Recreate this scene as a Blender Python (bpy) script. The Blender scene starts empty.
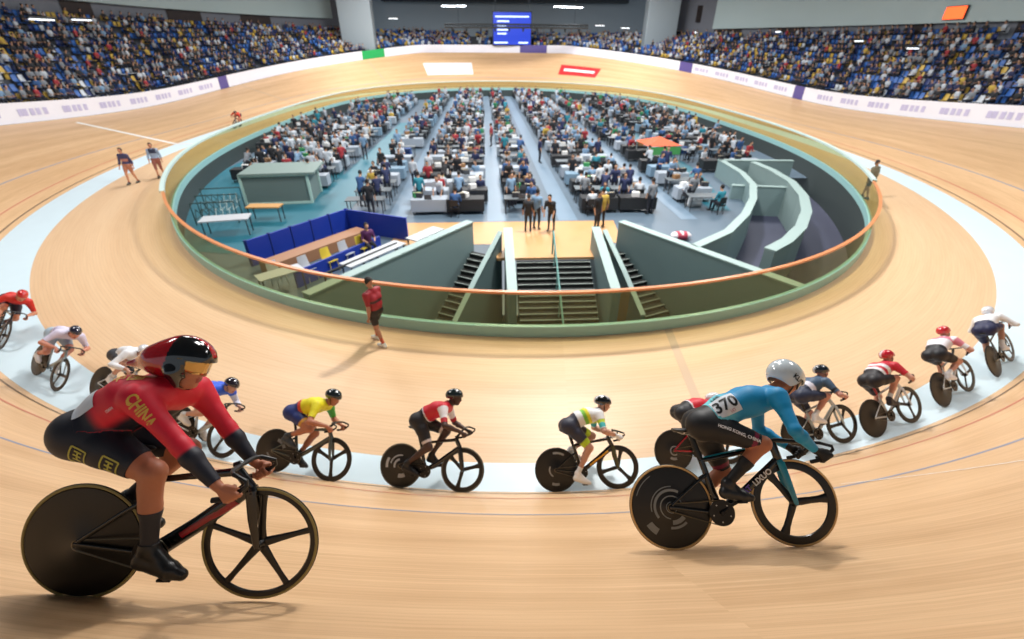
import bpy, bmesh, math, random
import numpy as np
from mathutils import Vector, Matrix
from mathutils.bvhtree import BVHTree
random.seed(7); RNG = np.random.default_rng(7)
SC = bpy.context.scene
COL = SC.collection
R = math.radians
A3 = lambda *a: np.array(a, float)

# ------------------------------------------------------------------ materials
def s2l(c):
    return tuple((x / 12.92 if x <= .04045 else ((x + .055) / 1.055) ** 2.4) for x in [v / 255 for v in c])
MATS = {}
def mat(name, rgb, rough=.5, metal=0., spec=.5, emit=None, noise=0., nscale=30., bump=0., coat=0., attr=None, objcol=False, rot=None):
    if name in MATS: return MATS[name]
    m = bpy.data.materials.new(name); m.use_nodes = True; MATS[name] = m
    nt = m.node_tree; b = nt.nodes['Principled BSDF']
    lin = s2l(rgb) + (1,)
    b.inputs['Base Color'].default_value = lin
    b.inputs['Roughness'].default_value = rough; b.inputs['Metallic'].default_value = metal
    b.inputs['Specular IOR Level'].default_value = spec
    if coat: b.inputs['Coat Weight'].default_value = coat; b.inputs['Coat Roughness'].default_value = .08
    src = None
    if attr:
        a = nt.nodes.new('ShaderNodeAttribute'); a.attribute_name = attr; src = a.outputs['Color']
    if objcol:
        o = nt.nodes.new('ShaderNodeObjectInfo'); src2 = o.outputs['Color']
        if attr:   # alpha of the attribute tells where the garment colour goes
            mx = nt.nodes.new('ShaderNodeMix'); mx.data_type = 'RGBA'
            nt.links.new(a.outputs['Alpha'], mx.inputs[0]); nt.links.new(src, mx.inputs[6]); nt.links.new(src2, mx.inputs[7]); src = mx.outputs[2]
        else: src = src2
    if noise:
        tc = nt.nodes.new('ShaderNodeTexCoord'); n = nt.nodes.new('ShaderNodeTexNoise'); n.inputs['Scale'].default_value = nscale; n.inputs['Detail'].default_value = 4
        nt.links.new(tc.outputs['Object'], n.inputs['Vector'])
        hs = nt.nodes.new('ShaderNodeHueSaturation'); mr = nt.nodes.new('ShaderNodeMapRange')
        mr.inputs['To Min'].default_value = 1 - noise; mr.inputs['To Max'].default_value = 1 + noise
        nt.links.new(n.outputs['Fac'], mr.inputs['Value']); nt.links.new(mr.outputs['Result'], hs.inputs['Value'])
        if src: nt.links.new(src, hs.inputs['Color'])
        else: hs.inputs['Color'].default_value = lin
        src = hs.outputs['Color']
        if bump:
            bp = nt.nodes.new('ShaderNodeBump'); bp.inputs['Strength'].default_value = bump; bp.inputs['Distance'].default_value = .01
            nt.links.new(n.outputs['Fac'], bp.inputs['Height']); nt.links.new(bp.outputs['Normal'], b.inputs['Normal'])
    if src: nt.links.new(src, b.inputs['Base Color'])
    if emit:
        b.inputs['Emission Color'].default_value = s2l(emit[0]) + (1,); b.inputs['Emission Strength'].default_value = emit[1]
    return m

def wood(name, c1, c2, rough, su=2., sv=60., board=.0):
    """timber laid along the track: streaks follow the u (lengthwise) direction of the surface's own map"""
    m = bpy.data.materials.new(name); m.use_nodes = True; nt = m.node_tree; b = nt.nodes['Principled BSDF']; L = nt.links
    uv = nt.nodes.new('ShaderNodeUVMap'); uv.uv_map = 'UVMap'
    mp = nt.nodes.new('ShaderNodeMapping'); mp.inputs['Scale'].default_value = (su, sv, 1); L.new(uv.outputs[0], mp.inputs[0])
    n = nt.nodes.new('ShaderNodeTexNoise'); n.inputs['Scale'].default_value = 1; n.inputs['Detail'].default_value = 5; n.inputs['Roughness'].default_value = .6
    L.new(mp.outputs[0], n.inputs['Vector'])
    mp2 = nt.nodes.new('ShaderNodeMapping'); mp2.inputs['Scale'].default_value = (su * .12, sv * .09, 1); L.new(uv.outputs[0], mp2.inputs[0])
    n2 = nt.nodes.new('ShaderNodeTexNoise'); n2.inputs['Scale'].default_value = 1; n2.inputs['Detail'].default_value = 3; L.new(mp2.outputs[0], n2.inputs['Vector'])
    ad = nt.nodes.new('ShaderNodeMath'); ad.operation = 'ADD'; L.new(n.outputs['Fac'], ad.inputs[0]); L.new(n2.outputs['Fac'], ad.inputs[1])
    mr = nt.nodes.new('ShaderNodeMapRange'); mr.inputs['From Min'].default_value = .75; mr.inputs['From Max'].default_value = 1.25; L.new(ad.outputs[0], mr.inputs['Value'])
    mx = nt.nodes.new('ShaderNodeMix'); mx.data_type = 'RGBA'; mx.inputs[6].default_value = s2l(c1) + (1,); mx.inputs[7].default_value = s2l(c2) + (1,)
    L.new(mr.outputs['Result'], mx.inputs[0]); col = mx.outputs[2]
    if board:    # thin dark joints between the planks
        sp = nt.nodes.new('ShaderNodeSeparateXYZ'); L.new(uv.outputs[0], sp.inputs[0])
        mu = nt.nodes.new('ShaderNodeMath'); mu.operation = 'MULTIPLY'; mu.inputs[1].default_value = 1 / board; L.new(sp.outputs[1], mu.inputs[0])
        fr = nt.nodes.new('ShaderNodeMath'); fr.operation = 'FRACT'; L.new(mu.outputs[0], fr.inputs[0])
        gt = nt.nodes.new('ShaderNodeMath'); gt.operation = 'LESS_THAN'; gt.inputs[1].default_value = .1; L.new(fr.outputs[0], gt.inputs[0])
        sc = nt.nodes.new('ShaderNodeMath'); sc.operation = 'MULTIPLY'; sc.inputs[1].default_value = .18; L.new(gt.outputs[0], sc.inputs[0])
        m2 = nt.nodes.new('ShaderNodeMix'); m2.data_type = 'RGBA'; L.new(sc.outputs[0], m2.inputs[0]); L.new(col, m2.inputs[6]); m2.inputs[7].default_value = s2l((120, 84, 52)) + (1,)
        col = m2.outputs[2]
    L.new(col, b.inputs['Base Color']); b.inputs['Roughness'].default_value = rough; b.inputs['Specular IOR Level'].default_value = .4
    return m

def glass(name, tint, alpha=.42, rough=.05):
    """tinted safety glass: part clear, part tinted film, with a fresnel sheen"""
    m = bpy.data.materials.new(name); m.use_nodes = True; nt = m.node_tree; L = nt.links
    nt.nodes.clear(); out = nt.nodes.new('ShaderNodeOutputMaterial')
    tr = nt.nodes.new('ShaderNodeBsdfTransparent'); tr.inputs[0].default_value = s2l(tint) + (1,)
    df = nt.nodes.new('ShaderNodeBsdfPrincipled'); df.inputs['Base Color'].default_value = s2l((150, 160, 130)) + (1,); df.inputs['Roughness'].default_value = rough
    mx = nt.nodes.new('ShaderNodeMixShader'); mx.inputs[0].default_value = alpha
    L.new(tr.outputs[0], mx.inputs[1]); L.new(df.outputs[0], mx.inputs[2]); L.new(mx.outputs[0], out.inputs[0])
    return m

# ------------------------------------------------------------------ mesh helpers
class MB:
    def __init__(s): s.v = []; s.f = []; s.m = []; s.mats = []
    def mi(s, m):
        if m not in s.mats: s.mats.append(m)
        return s.mats.index(m)
    def add(s, V, F, m):
        o = len(s.v); k = s.mi(m); s.v += [tuple(map(float, p)) for p in V]
        for f in F: s.f.append(tuple(i + o for i in f)); s.m.append(k)
        return s
    def box(s, c, d, m, rz=0., M=None):
        x, y, z = d[0] / 2, d[1] / 2, d[2] / 2
        V = np.array([(a * x, b * y, e * z) for a in (-1, 1) for b in (-1, 1) for e in (-1, 1)], float)
        if M is not None: V = V @ np.array(M).T
        if rz: cz, sz = math.cos(rz), math.sin(rz); V = V @ np.array([[cz, sz, 0], [-sz, cz, 0], [0, 0, 1]])
        return s.add(V + np.array(c, float), [(0, 1, 3, 2), (4, 6, 7, 5), (0, 4, 5, 1), (2, 3, 7, 6), (0, 2, 6, 4), (1, 5, 7, 3)], m)
    def sweep(s, pts, ra, rb, m, side=(0, 1, 0), n=12, cap=True, power=2., closed=False):
        """tube through pts; ra = half width along `side`, rb = half depth across it"""
        P = np.array(pts, float); k = len(P); side = np.array(side, float)
        ra = np.broadcast_to(np.array(ra, float), (k,)); rb = np.broadcast_to(np.array(rb, float), (k,))
        V = []
        for i in range(k):
            if closed: t = P[(i + 1) % k] - P[i - 1]
            else: t = P[min(i + 1, k - 1)] - P[max(i - 1, 0)]
            t = t / (np.linalg.norm(t) + 1e-9)
            a = side - t * (side @ t)
            if np.linalg.norm(a) < 1e-3: a = np.cross(t, (0, 0, 1.)) if abs(t[2]) < .9 else np.cross(t, (1., 0, 0))
            a /= np.linalg.norm(a); b = np.cross(t, a)
            for j in range(n):
                q = 2 * math.pi * j / n; c, d = math.cos(q), math.sin(q)
                c = math.copysign(abs(c) ** (2 / power), c); d = math.copysign(abs(d) ** (2 / power), d)
                V.append(P[i] + a * ra[i] * c + b * rb[i] * d)
        F = []
        for i in range(k if closed else k - 1):
            i2 = (i + 1) % k
            for j in range(n): F.append((i * n + j, i * n + (j + 1) % n, i2 * n + (j + 1) % n, i2 * n + j))
        if cap and not closed: F.append(tuple(range(n))[::-1]); F.append(tuple((k - 1) * n + j for j in range(n)))
        return s.add(V, F, m)
    def lathe(s, prof, c, axis, m, n=48, mfun=None):
        """profile of (radius, offset along axis) turned round axis 'y' (wheel) or 'z'"""
        V = []; F = []; k = len(prof)
        for i in range(n):
            a = 2 * math.pi * i / n
            for r, h in prof:
                V.append((c[0] + r * math.cos(a), c[1] + h, c[2] + r * math.sin(a)) if axis == 'y' else (c[0] + r * math.cos(a), c[1] + r * math.sin(a), c[2] + h))
        o = len(s.v); s.v += [tuple(map(float, p)) for p in V]
        for i in range(n):
            i2 = (i + 1) % n
            for j in range(k - 1):
                q = (i * k + j, i * k + j + 1, i2 * k + j + 1, i2 * k + j)
                if axis == 'z': q = q[::-1]
                s.f.append(tuple(x + o for x in q)); s.m.append(s.mi(mfun(j) if mfun else m))
        return s
    def ball(s, c, r, m, n=12, k=8):
        r = np.broadcast_to(np.array(r, float), (3,)); V = [(c[0], c[1], c[2] - r[2])]; F = []
        for i in range(1, k):
            p = math.pi * i / k
            for j in range(n):
                a = 2 * math.pi * j / n
                V.append((c[0] + r[0] * math.sin(p) * math.cos(a), c[1] + r[1] * math.sin(p) * math.sin(a), c[2] - r[2] * math.cos(p)))
        V.append((c[0], c[1], c[2] + r[2])); L = len(V) - 1
        for j in range(n):
            F.append((0, 1 + (j + 1) % n, 1 + j)); F.append((L, L - n + j, L - n + (j + 1) % n))
            for i in range(k - 2): F.append((1 + i * n + j, 1 + i * n + (j + 1) % n, 1 + (i + 1) * n + (j + 1) % n, 1 + (i + 1) * n + j))
        return s.add(V, F, m)
    def mesh(s, name, smooth=True, angle=40):
        me = bpy.data.meshes.new(name); me.from_pydata(s.v, [], s.f)
        for m in s.mats: me.materials.append(m)
        me.polygons.foreach_set('material_index', s.m); me.update()
        if smooth: me.shade_smooth(); me.set_sharp_from_angle(angle=R(angle))
        return me
    def build(s, name, parent=None, smooth=True, bevel=0., **kw):
        o = bpy.data.objects.new(name, s.mesh(name, smooth)); COL.objects.link(o)
        if parent: o.parent = parent
        if bevel:
            b = o.modifiers.new('Bevel', 'BEVEL'); b.width = bevel; b.segments = 2; b.limit_method = 'ANGLE'
        return tag(o, **kw)
def tag(o, label=None, cat=None, group=None, kind=None):
    if label: o['label'] = label
    if cat: o['category'] = cat
    if group: o['group'] = group
    if kind: o['kind'] = kind
    return o
def empty(name, M=None, loc=None, rz=0., **kw):
    o = bpy.data.objects.new(name, None); COL.objects.link(o); o.empty_display_size = .1
    if M is not None: o.matrix_world = M
    if loc is not None: o.location = loc; o.rotation_euler = (0, 0, rz)
    return tag(o, **kw)
KIDS = {}
def dup(o, parent=None):
    c = o.copy(); COL.objects.link(c)
    if parent: c.parent = parent
    for ch in [x for x in o.children]: dup(ch, c)
    return c

# ------------------------------------------------------------------ plan of the velodrome
def base_curve(Rr, Lc, Q, x0, y0):
    La = Rr * math.pi / 2 - Lc / 2; ds = .05; N = int(round(2 * Q / ds)); x = y = th = 0.; P = [(0, 0, 0, 1 / Rr)]
    for i in range(N):
        s = (i + .5) * ds; q = s if s < Q else 2 * Q - s
        k = 1 / Rr if q < La else (1 / Rr * (1 - (q - La) / Lc) if q < La + Lc else 0)
        th += k * ds; x += math.cos(th) * ds; y += math.sin(th) * ds; P.append((x, y, th, k))
    P = np.array(P); L = P[1:-1][::-1].copy(); L[:, 0] *= -1; L[:, 2] = 2 * math.pi - L[:, 2]
    A = np.vstack([P, L]); A[:, 0] += x0; A[:, 1] += y0
    return A
BAND = base_curve(19.0, 40.9, 51.2, 1.356, 5.476)
GL = base_curve(15.25, 45.6, 46.04, 1.77, 9.455)
LEN = len(BAND) * .05; GLEN = len(GL) * .05
def at(C, s):
    n = len(C); i = (s / .05) % n; a = int(i); f = i - a; p = C[a % n]; q = C[(a + 1) % n].copy()
    if q[2] < p[2] - 3: q[2] += 2 * math.pi
    if q[2] > p[2] + 3: q[2] -= 2 * math.pi
    return p * (1 - f) + q * f
TW = 7.05
def bw_(s):      # the blue band is narrow under the near bend and wider along the sides
    d = min(s % LEN, LEN - s % LEN); t = min(max((d - 3) / 16, 0), 1); return .6 + .75 * t * t * (3 - 2 * t)
def bank(s):
    k = at(BAND, s)[3]; return R(11.6 + (44.2 - 11.6) * min(max(k * 19., 0), 1) ** 1.66)
def track(s, w):
    BW = bw_(s)
    x, y, th, k = at(BAND, s); b = bank(s)
    o = A3(math.sin(th), -math.cos(th), 0); T = A3(math.cos(th), math.sin(th), 0); c = A3(x, y, 0)
    if w < BW: return c + o * w, T, o, A3(0, 0, 1)
    return c + o * (BW + (w - BW) * math.cos(b)) + A3(0, 0, (w - BW) * math.sin(b)), T, o, A3(0, 0, math.cos(b)) - o * math.sin(b)
def outer(s, d, z):   # d metres outward of the top of the bank, z above its top
    p, T, o, n = track(s, bw_(s) + TW); return p + o * d + A3(0, 0, z)

def strip(name, rows, srange, mats, closed=True, ds=.5, lift=0., thick=0., **kw):
    """ribbon following the oval. rows = functions s -> point, listed so that the faces look up"""
    s0, s1 = srange; n = max(2, int((s1 - s0) / ds)); V = []; F = []; UV = []; k = len(rows); ss = [s0 + (s1 - s0) * i / n for i in range(n if closed else n + 1)]
    acc = [0.]
    for s in ss:
        pr = None; w = 0.
        for r in rows:
            p = np.array(r(s)); w += 0 if pr is None else np.linalg.norm(p - pr); pr = p; V.append(p + A3(0, 0, lift)); UV.append((s, w))
    m = len(ss); mi = []
    for i in range(m if closed else m - 1):
        i2 = (i + 1) % m
        for j in range(k - 1):
            F.append((i * k + j, i * k + j + 1, i2 * k + j + 1, i2 * k + j)[::-1]); mi.append(j if len(mats) > 1 else 0)
    me = bpy.data.meshes.new(name); me.from_pydata([tuple(p) for p in V], [], F)
    for x in mats: me.materials.append(x)
    me.polygons.foreach_set('material_index', mi)
    uv = me.uv_layers.new(name='UVMap'); L = s1 - s0
    for pi, f in enumerate(F):
        i = pi // (k - 1)
        for c, vi in enumerate(f):
            u, v = UV[vi]
            if closed and i == m - 1 and vi < k: u += L
            uv.data[pi * 4 + c].uv = (u, v)
    me.update(); me.shade_smooth(); me.set_sharp_from_angle(angle=R(30))
    o = bpy.data.objects.new(name, me); COL.objects.link(o)
    if thick:
        md = o.modifiers.new('Solidify', 'SOLIDIFY'); md.thickness = thick; md.offset = -1
    return tag(o, **kw)
DOF = True; EXPO = .22
# ------------------------------------------------------------------ bodies: smooth signed-distance flesh, meshed with surface nets
def nets(F, org, h):
    I = F < 0; nx, ny, nz = F.shape
    c = np.zeros((nx - 1, ny - 1, nz - 1), np.int8)
    sl = [slice(0, -1), slice(1, None)]
    for a in (0, 1):
        for b in (0, 1):
            for d in (0, 1): c += I[sl[a], sl[b], sl[d]]
    act = np.argwhere((c > 0) & (c < 8)); ID = -np.ones(c.shape, np.int64); ID[tuple(act.T)] = np.arange(len(act))
    S = np.zeros((len(act), 3)); W = np.zeros(len(act))
    cor = [np.array(q) for q in np.ndindex(2, 2, 2)]
    for a in cor:
        for ax in range(3):
            if a[ax]: continue
            b = a.copy(); b[ax] = 1
            fa = F[tuple((act + a).T)]; fb = F[tuple((act + b).T)]; m = (fa < 0) != (fb < 0)
            t = np.where(m, fa / np.where(m, fa - fb, 1), 0)
            S += np.where(m[:, None], a + t[:, None] * (b - a), 0); W += m
    V = (act + S / W[:, None]) * h + org
    Q = []
    for ax in range(3):
        b, d = (ax + 1) % 3, (ax + 2) % 3
        s1 = [slice(None)] * 3; s2 = [slice(None)] * 3; s1[ax] = slice(0, -1); s2[ax] = slice(1, None)
        ch = I[tuple(s1)] != I[tuple(s2)]; e = np.argwhere(ch); e = e[(e[:, b] > 0) & (e[:, d] > 0) & (e[:, b] < F.shape[b] - 1) & (e[:, d] < F.shape[d] - 1)]
        def cell(db, dd):
            q = e.copy(); q[:, b] += db; q[:, d] += dd; return ID[tuple(q.T)]
        f = np.stack([cell(-1, -1), cell(0, -1), cell(0, 0), cell(-1, 0)], 1); ins = I[tuple(e.T)]
        f[~ins] = f[~ins][:, ::-1]; Q.append(f)
    return V, np.vstack(Q)

def d_caps(P, a, b, ra, rb):
    ab = b - a; L = ab @ ab + 1e-9; t = np.clip((P - a) @ ab / L, 0, 1)
    return np.linalg.norm(P - a - t[..., None] * ab, axis=-1) - (ra + (rb - ra) * t), t
def d_ell(P, c, M, r):
    q = (P - c) @ M.T; k0 = np.linalg.norm(q / r, axis=-1); k1 = np.linalg.norm(q / r ** 2, axis=-1)
    return k0 * (k0 - 1) / np.maximum(k1, 1e-6), None
class Body:
    def __init__(s): s.p = []
    def cap(s, a, b, ra, rb, tag, k=.03): s.p.append(('c', np.array(a, float), np.array(b, float), ra, rb, tag, k)); return s
    def ell(s, c, M, r, tag, k=.03): s.p.append(('e', np.array(c, float), np.array(M, float), np.array(r, float), None, tag, k)); return s
    def d(s, q, P): return (d_caps(P, q[1], q[2], q[3], q[4]) if q[0] == 'c' else d_ell(P, q[1], q[2], q[3]))[0]
    def mesh(s, h):
        lo = np.full(3, 1e9); hi = -lo
        bb = []
        for q in s.p:
            if q[0] == 'c': r = max(q[3], q[4]); l = np.minimum(q[1], q[2]) - r; u = np.maximum(q[1], q[2]) + r
            else: r = q[3].max(); l = q[1] - r; u = q[1] + r
            bb.append((l, u)); lo = np.minimum(lo, l); hi = np.maximum(hi, u)
        lo -= 3 * h; hi += 3 * h; n = np.ceil((hi - lo) / h).astype(int) + 1
        F = np.full(n, .15, np.float32)
        for q, (l, u) in zip(s.p, bb):
            m = q[6] + 2 * h; i0 = np.maximum(((l - m - lo) / h).astype(int), 0); i1 = np.minimum(((u + m - lo) / h).astype(int) + 2, n)
            G = np.stack(np.meshgrid(*[lo[a] + h * np.arange(i0[a], i1[a]) for a in range(3)], indexing='ij'), -1)
            d = s.d(q, G); sl = tuple(slice(i0[a], i1[a]) for a in range(3)); f = F[sl]; k = q[6]
            hh = np.maximum(k - np.abs(f - d), 0) / k; F[sl] = np.minimum(f, d) - hh * hh * k * .25
        return nets(F, lo, h)
    def tags(s, V):
        D = np.stack([s.d(q, V) for q in s.p], 1); return np.array([q[5] for q in s.p])[D.argmin(1)]

def normals(V, F):
    n = np.cross(V[F[:, 2]] - V[F[:, 0]], V[F[:, 3 if F.shape[1] == 4 else 1]] - V[F[:, 1 if F.shape[1] == 4 else 0]])
    if F.shape[1] == 3: n = np.cross(V[F[:, 1]] - V[F[:, 0]], V[F[:, 2]] - V[F[:, 0]])
    N = np.zeros_like(V)
    for j in range(F.shape[1]): np.add.at(N, F[:, j], n)
    return N / (np.linalg.norm(N, axis=1)[:, None] + 1e-12)
def clip(V, F, phi, *attrs):
    """keep the part of a quad mesh where phi > 0, cut cleanly along phi = 0"""
    T = np.vstack([F[:, [0, 1, 2]], F[:, [0, 2, 3]]]); ins = phi > 0; c = ins[T].sum(1)
    keep = T[c == 3].tolist(); nv = []; cache = {}; base = len(V)
    def cut(a, b):
        key = (min(a, b), max(a, b))
        if key not in cache: cache[key] = base + len(nv); nv.append((key[0], key[1], phi[key[0]] / (phi[key[0]] - phi[key[1]])))
        return cache[key]
    for t in T[(c == 1) | (c == 2)].tolist():
        i = [k for k in range(3) if ins[t[k]]]
        if len(i) == 1: a = t[i[0]]; b = t[(i[0] + 1) % 3]; d = t[(i[0] + 2) % 3]; keep.append([a, cut(a, b), cut(a, d)])
        else:
            k = [k for k in range(3) if not ins[t[k]]][0]; a = t[k]; b = t[(k + 1) % 3]; d = t[(k + 2) % 3]; x = cut(a, b); y = cut(a, d)
            keep.append([x, b, d]); keep.append([x, d, y])
    if not keep: return None
    out = []
    for A in (V,) + attrs:
        if nv:
            ia = np.array([n[0] for n in nv]); ib = np.array([n[1] for n in nv]); t = np.array([n[2] for n in nv]); t = t[:, None]
            out.append(np.vstack([A, A[ia] * (1 - t) + A[ib] * t]))
        else: out.append(A)
    K = np.array(keep); used = np.unique(K); mp = -np.ones(len(out[0]), int); mp[used] = np.arange(len(used))
    return [a[used] for a in out] + [mp[K]]
def npmesh(name, V, F, m, col=None):
    me = bpy.data.meshes.new(name); me.from_pydata(V.tolist(), [], F.tolist()); me.materials.append(m)
    if col is not None:
        a = me.color_attributes.new('Col', 'FLOAT_COLOR', 'POINT'); c = np.ones((len(V), 4), np.float32); c[:, :col.shape[1]] = col; a.data.foreach_set('color', c.ravel())
    me.update(); me.shade_smooth(); return me

def ik(a, b, l1, l2, bend):
    a = np.array(a, float); b = np.array(b, float); d = b - a; L = np.linalg.norm(d)
    if L > (l1 + l2) * .995: l1 *= L / (l1 + l2) * 1.01; l2 *= L / (l1 + l2) * 1.01
    x = (L * L + l1 * l1 - l2 * l2) / (2 * L); h = math.sqrt(max(l1 * l1 - x * x, 0)); u = d / L
    n = np.array(bend, float); n -= u * (n @ u); n /= np.linalg.norm(n); return a + u * x + n * h
UNIT = lambda v: np.array(v, float) / np.linalg.norm(v)

def add_head(B, c, f, up, s=1.):
    """c = centre of the skull, f = where the face looks, up = crown"""
    f = UNIT(f); up = UNIT(np.array(up) - f * (np.array(up) @ f)); l = np.cross(up, f); M = np.stack([f, l, up])
    w = lambda a, b, d: c + (f * a + l * b + up * d) * s
    B.ell(w(-.005, 0, .015), M, A3(.098, .077, .098) * s, 'head', .02)
    B.ell(w(.03, 0, -.045), M, A3(.062, .056, .07) * s, 'head', .03)                 # face
    B.cap(w(.035, -.022, -.088), w(.035, .022, -.088), .026 * s, .026 * s, 'head', .025)   # jaw
    B.cap(w(.062, -.008, -.098), w(.062, .008, -.098), .018 * s, .018 * s, 'head', .015)   # chin
    B.cap(w(.088, 0, .0), w(.104, 0, -.032), .009 * s, .014 * s, 'head', .01)        # nose
    B.cap(w(.083, -.012, -.06), w(.083, .012, -.06), .011 * s, .011 * s, 'lip', .006)
    B.cap(w(.08, -.01, -.071), w(.08, .01, -.071), .011 * s, .011 * s, 'lip', .006)
    B.cap(w(.083, -.03, .018), w(.083, .03, .018), .013 * s, .013 * s, 'head', .012)        # brow
    for e in (-1, 1):
        B.cap(w(.06, e * .038, -.03), w(.05, e * .044, -.036), .02 * s, .02 * s, 'head', .02)  # cheek
        B.ell(w(-.008, e * .078, -.012), M, A3(.018, .009, .03) * s, 'head', .008)         # ear
    return M
def add_hand(B, wr, G, g, o, side, s=1., fr=.0085):
    """hand gripping a bar whose axis runs through G along g; o = direction of the back of the hand"""
    g = UNIT(g); d = np.array(G) - np.array(wr); d -= g * (d @ g) * .6; d = UNIT(d); o = UNIT(np.array(o) - d * (np.array(o) @ d)); d2 = UNIT(np.cross(g, o)); d2 = d2 if d2 @ d > 0 else -d2
    rr = .026 * s
    P = lambda ang, off, r=rr: np.array(G) + g * off * s + (o * math.cos(R(ang)) + d2 * math.sin(R(ang))) * r
    for i in range(4):
        off = (i - 1.5) * .0205; ln = (0.95, 1.05, 1., .85)[i]; kn = P(10, off, rr + .008)
        B.cap(wr, kn, .017 * s, .0125 * s, 'hand', .012)
        ch = [kn, P(65 * ln, off), P(120 * ln, off), P(175 * ln, off), P(215 * ln, off)]
        for a, b in zip(ch[:-1], ch[1:]): B.cap(a, b, fr * s * 1.08, fr * s, 'hand', .0035)
    e = side
    tb = np.array(wr) * .6 + P(-20, 0) * .4 + g * e * .022 * s
    ch = [tb, P(-55, e * .034, rr + .004), P(-105, e * .03, rr + .002), P(-150, e * .022, rr)]
    for a, b, r1, r2 in zip(ch[:-1], ch[1:], (.016, .012, .0105), (.012, .0105, .009)): B.cap(a, b, r1 * s, r2 * s, 'hand', .006)

def rider_body(J, s=1., detail=True):
    """J: hip, sh (left/right pairs), el, wr, G (grip centres) with grip dirs, kn, an, ball, heel, head, face, crown"""
    B = Body(); lat = UNIT(J['hipL'] - J['hipR']); H = (J['hipL'] + J['hipR']) / 2; S = (J['shL'] + J['shR']) / 2; sl = UNIT(J['shL'] - J['shR'])
    ax = S - H; u = UNIT(ax); dors = UNIT(np.cross(ax, lat)); dors = dors if dors[2] > 0 else -dors
    if 'dors' in J: dors = J['dors']
    M1 = H + ax * .38 + dors * .045 * s; M2 = H + ax * .72 + dors * .035 * s
    B.cap(H - lat * .07 * s, H + lat * .07 * s, .108 * s, .108 * s, 'torso', .05)
    B.cap(H - lat * .05 * s, M1 - lat * .045 * s, .115 * s, .108 * s, 'torso', .05); B.cap(H + lat * .05 * s, M1 + lat * .045 * s, .115 * s, .108 * s, 'torso', .05)
    B.cap(M1 - lat * .05 * s, M2 - sl * .075 * s, .105 * s, .112 * s, 'torso', .05); B.cap(M1 + lat * .05 * s, M2 + sl * .075 * s, .105 * s, .112 * s, 'torso', .05)
    B.cap(M2 - sl * .07 * s, S - sl * .08 * s, .11 * s, .08 * s, 'torso', .05); B.cap(M2 + sl * .07 * s, S + sl * .08 * s, .11 * s, .08 * s, 'torso', .05)
    B.cap(J['shL'], J['shR'], .06 * s, .06 * s, 'torso', .05)
    N = S + u * .035 * s + dors * .02 * s; c = J['head']; f = UNIT(J['face']); cr = UNIT(J['crown'])
    B.cap(S + dors * .01, N, .075 * s, .062 * s, 'torso', .05)
    B.cap(N, c - cr * .05 * s - f * .015 * s, .06 * s, .054 * s, 'neck', .03)
    Mh = add_head(B, c, f, cr, s)
    for q in 'RL':
        sh, el, wr = J['sh' + q], J['el' + q], J['wr' + q]; e = -1 if q == 'R' else 1
        B.cap(sh, sh + (el - sh) * .25, .064 * s, .056 * s, 'arm' + q, .04); B.cap(sh + (el - sh) * .2, el, .054 * s, .04 * s, 'arm' + q, .03)
        B.cap(el, el + (wr - el) * .3, .041 * s, .044 * s, 'arm' + q, .02); B.cap(el + (wr - el) * .3, wr, .043 * s, .026 * s, 'arm' + q, .02)
        add_hand(B, wr, J['G' + q], J['g' + q], J['o' + q], J.get('th', 1) * (1 if q == 'R' else 1), s)
        h, k, a, b, hl = [J[x + q] for x in ('hip', 'kn', 'an', 'ball', 'heel')]
        back = -UNIT(np.cross(np.cross(k - h, a - k), k - h)) if np.linalg.norm(np.cross(k - h, a - k)) > 1e-4 else A3(-1, 0, 0)
        fwd = UNIT((h + a) / 2 - k) * -1
        B.cap(h - u * .02 * s - dors * 0, h + (k - h) * .35, .1 * s, .09 * s, 'leg' + q, .05); B.cap(h + (k - h) * .35, k, .092 * s, .056 * s, 'leg' + q, .03)
        B.cap(h + (k - h) * .3 + fwd * .02, h + (k - h) * .7 + fwd * .012, .075 * s, .06 * s, 'leg' + q, .04)
        B.cap(k + fwd * .008, k + (a - k) * .1, .054 * s, .05 * s, 'leg' + q, .03)
        B.cap(k, k + (a - k) * .5, .05 * s, .045 * s, 'leg' + q, .02); B.cap(k + (a - k) * .18 - fwd * .022, k + (a - k) * .42 - fwd * .016, .046 * s, .04 * s, 'leg' + q, .03)
        B.cap(k + (a - k) * .45, a, .045 * s, .033 * s, 'leg' + q, .02)
        toe = b + UNIT(b - hl) * .06 * s
        B.cap(a, hl, .034 * s, .034 * s, 'foot' + q, .02); B.cap(hl, b, .034 * s, .036 * s, 'foot' + q, .02); B.cap(a, b, .034 * s, .03 * s, 'foot' + q, .02); B.cap(b, toe, .036 * s, .022 * s, 'foot' + q, .015)
        B.ell(h - u * .03 * s - UNIT(k - h) * .03 * s + dors * .0, np.eye(3), A3(.098, .085, .098) * s, 'torso', .05)
    return B, dict(H=H, S=S, u=u, L=np.linalg.norm(ax), dors=dors, N=N, c=c, f=f, cr=cr, Mh=Mh, lat=lat)
def chain_u(V, a, b, c):
    d1, t1 = d_caps(V, a, b, 0, 0); d2, t2 = d_caps(V, b, c, 0, 0)
    return np.where(d1 < d2, t1, 1 + t2)
SKIN = {}
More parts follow.
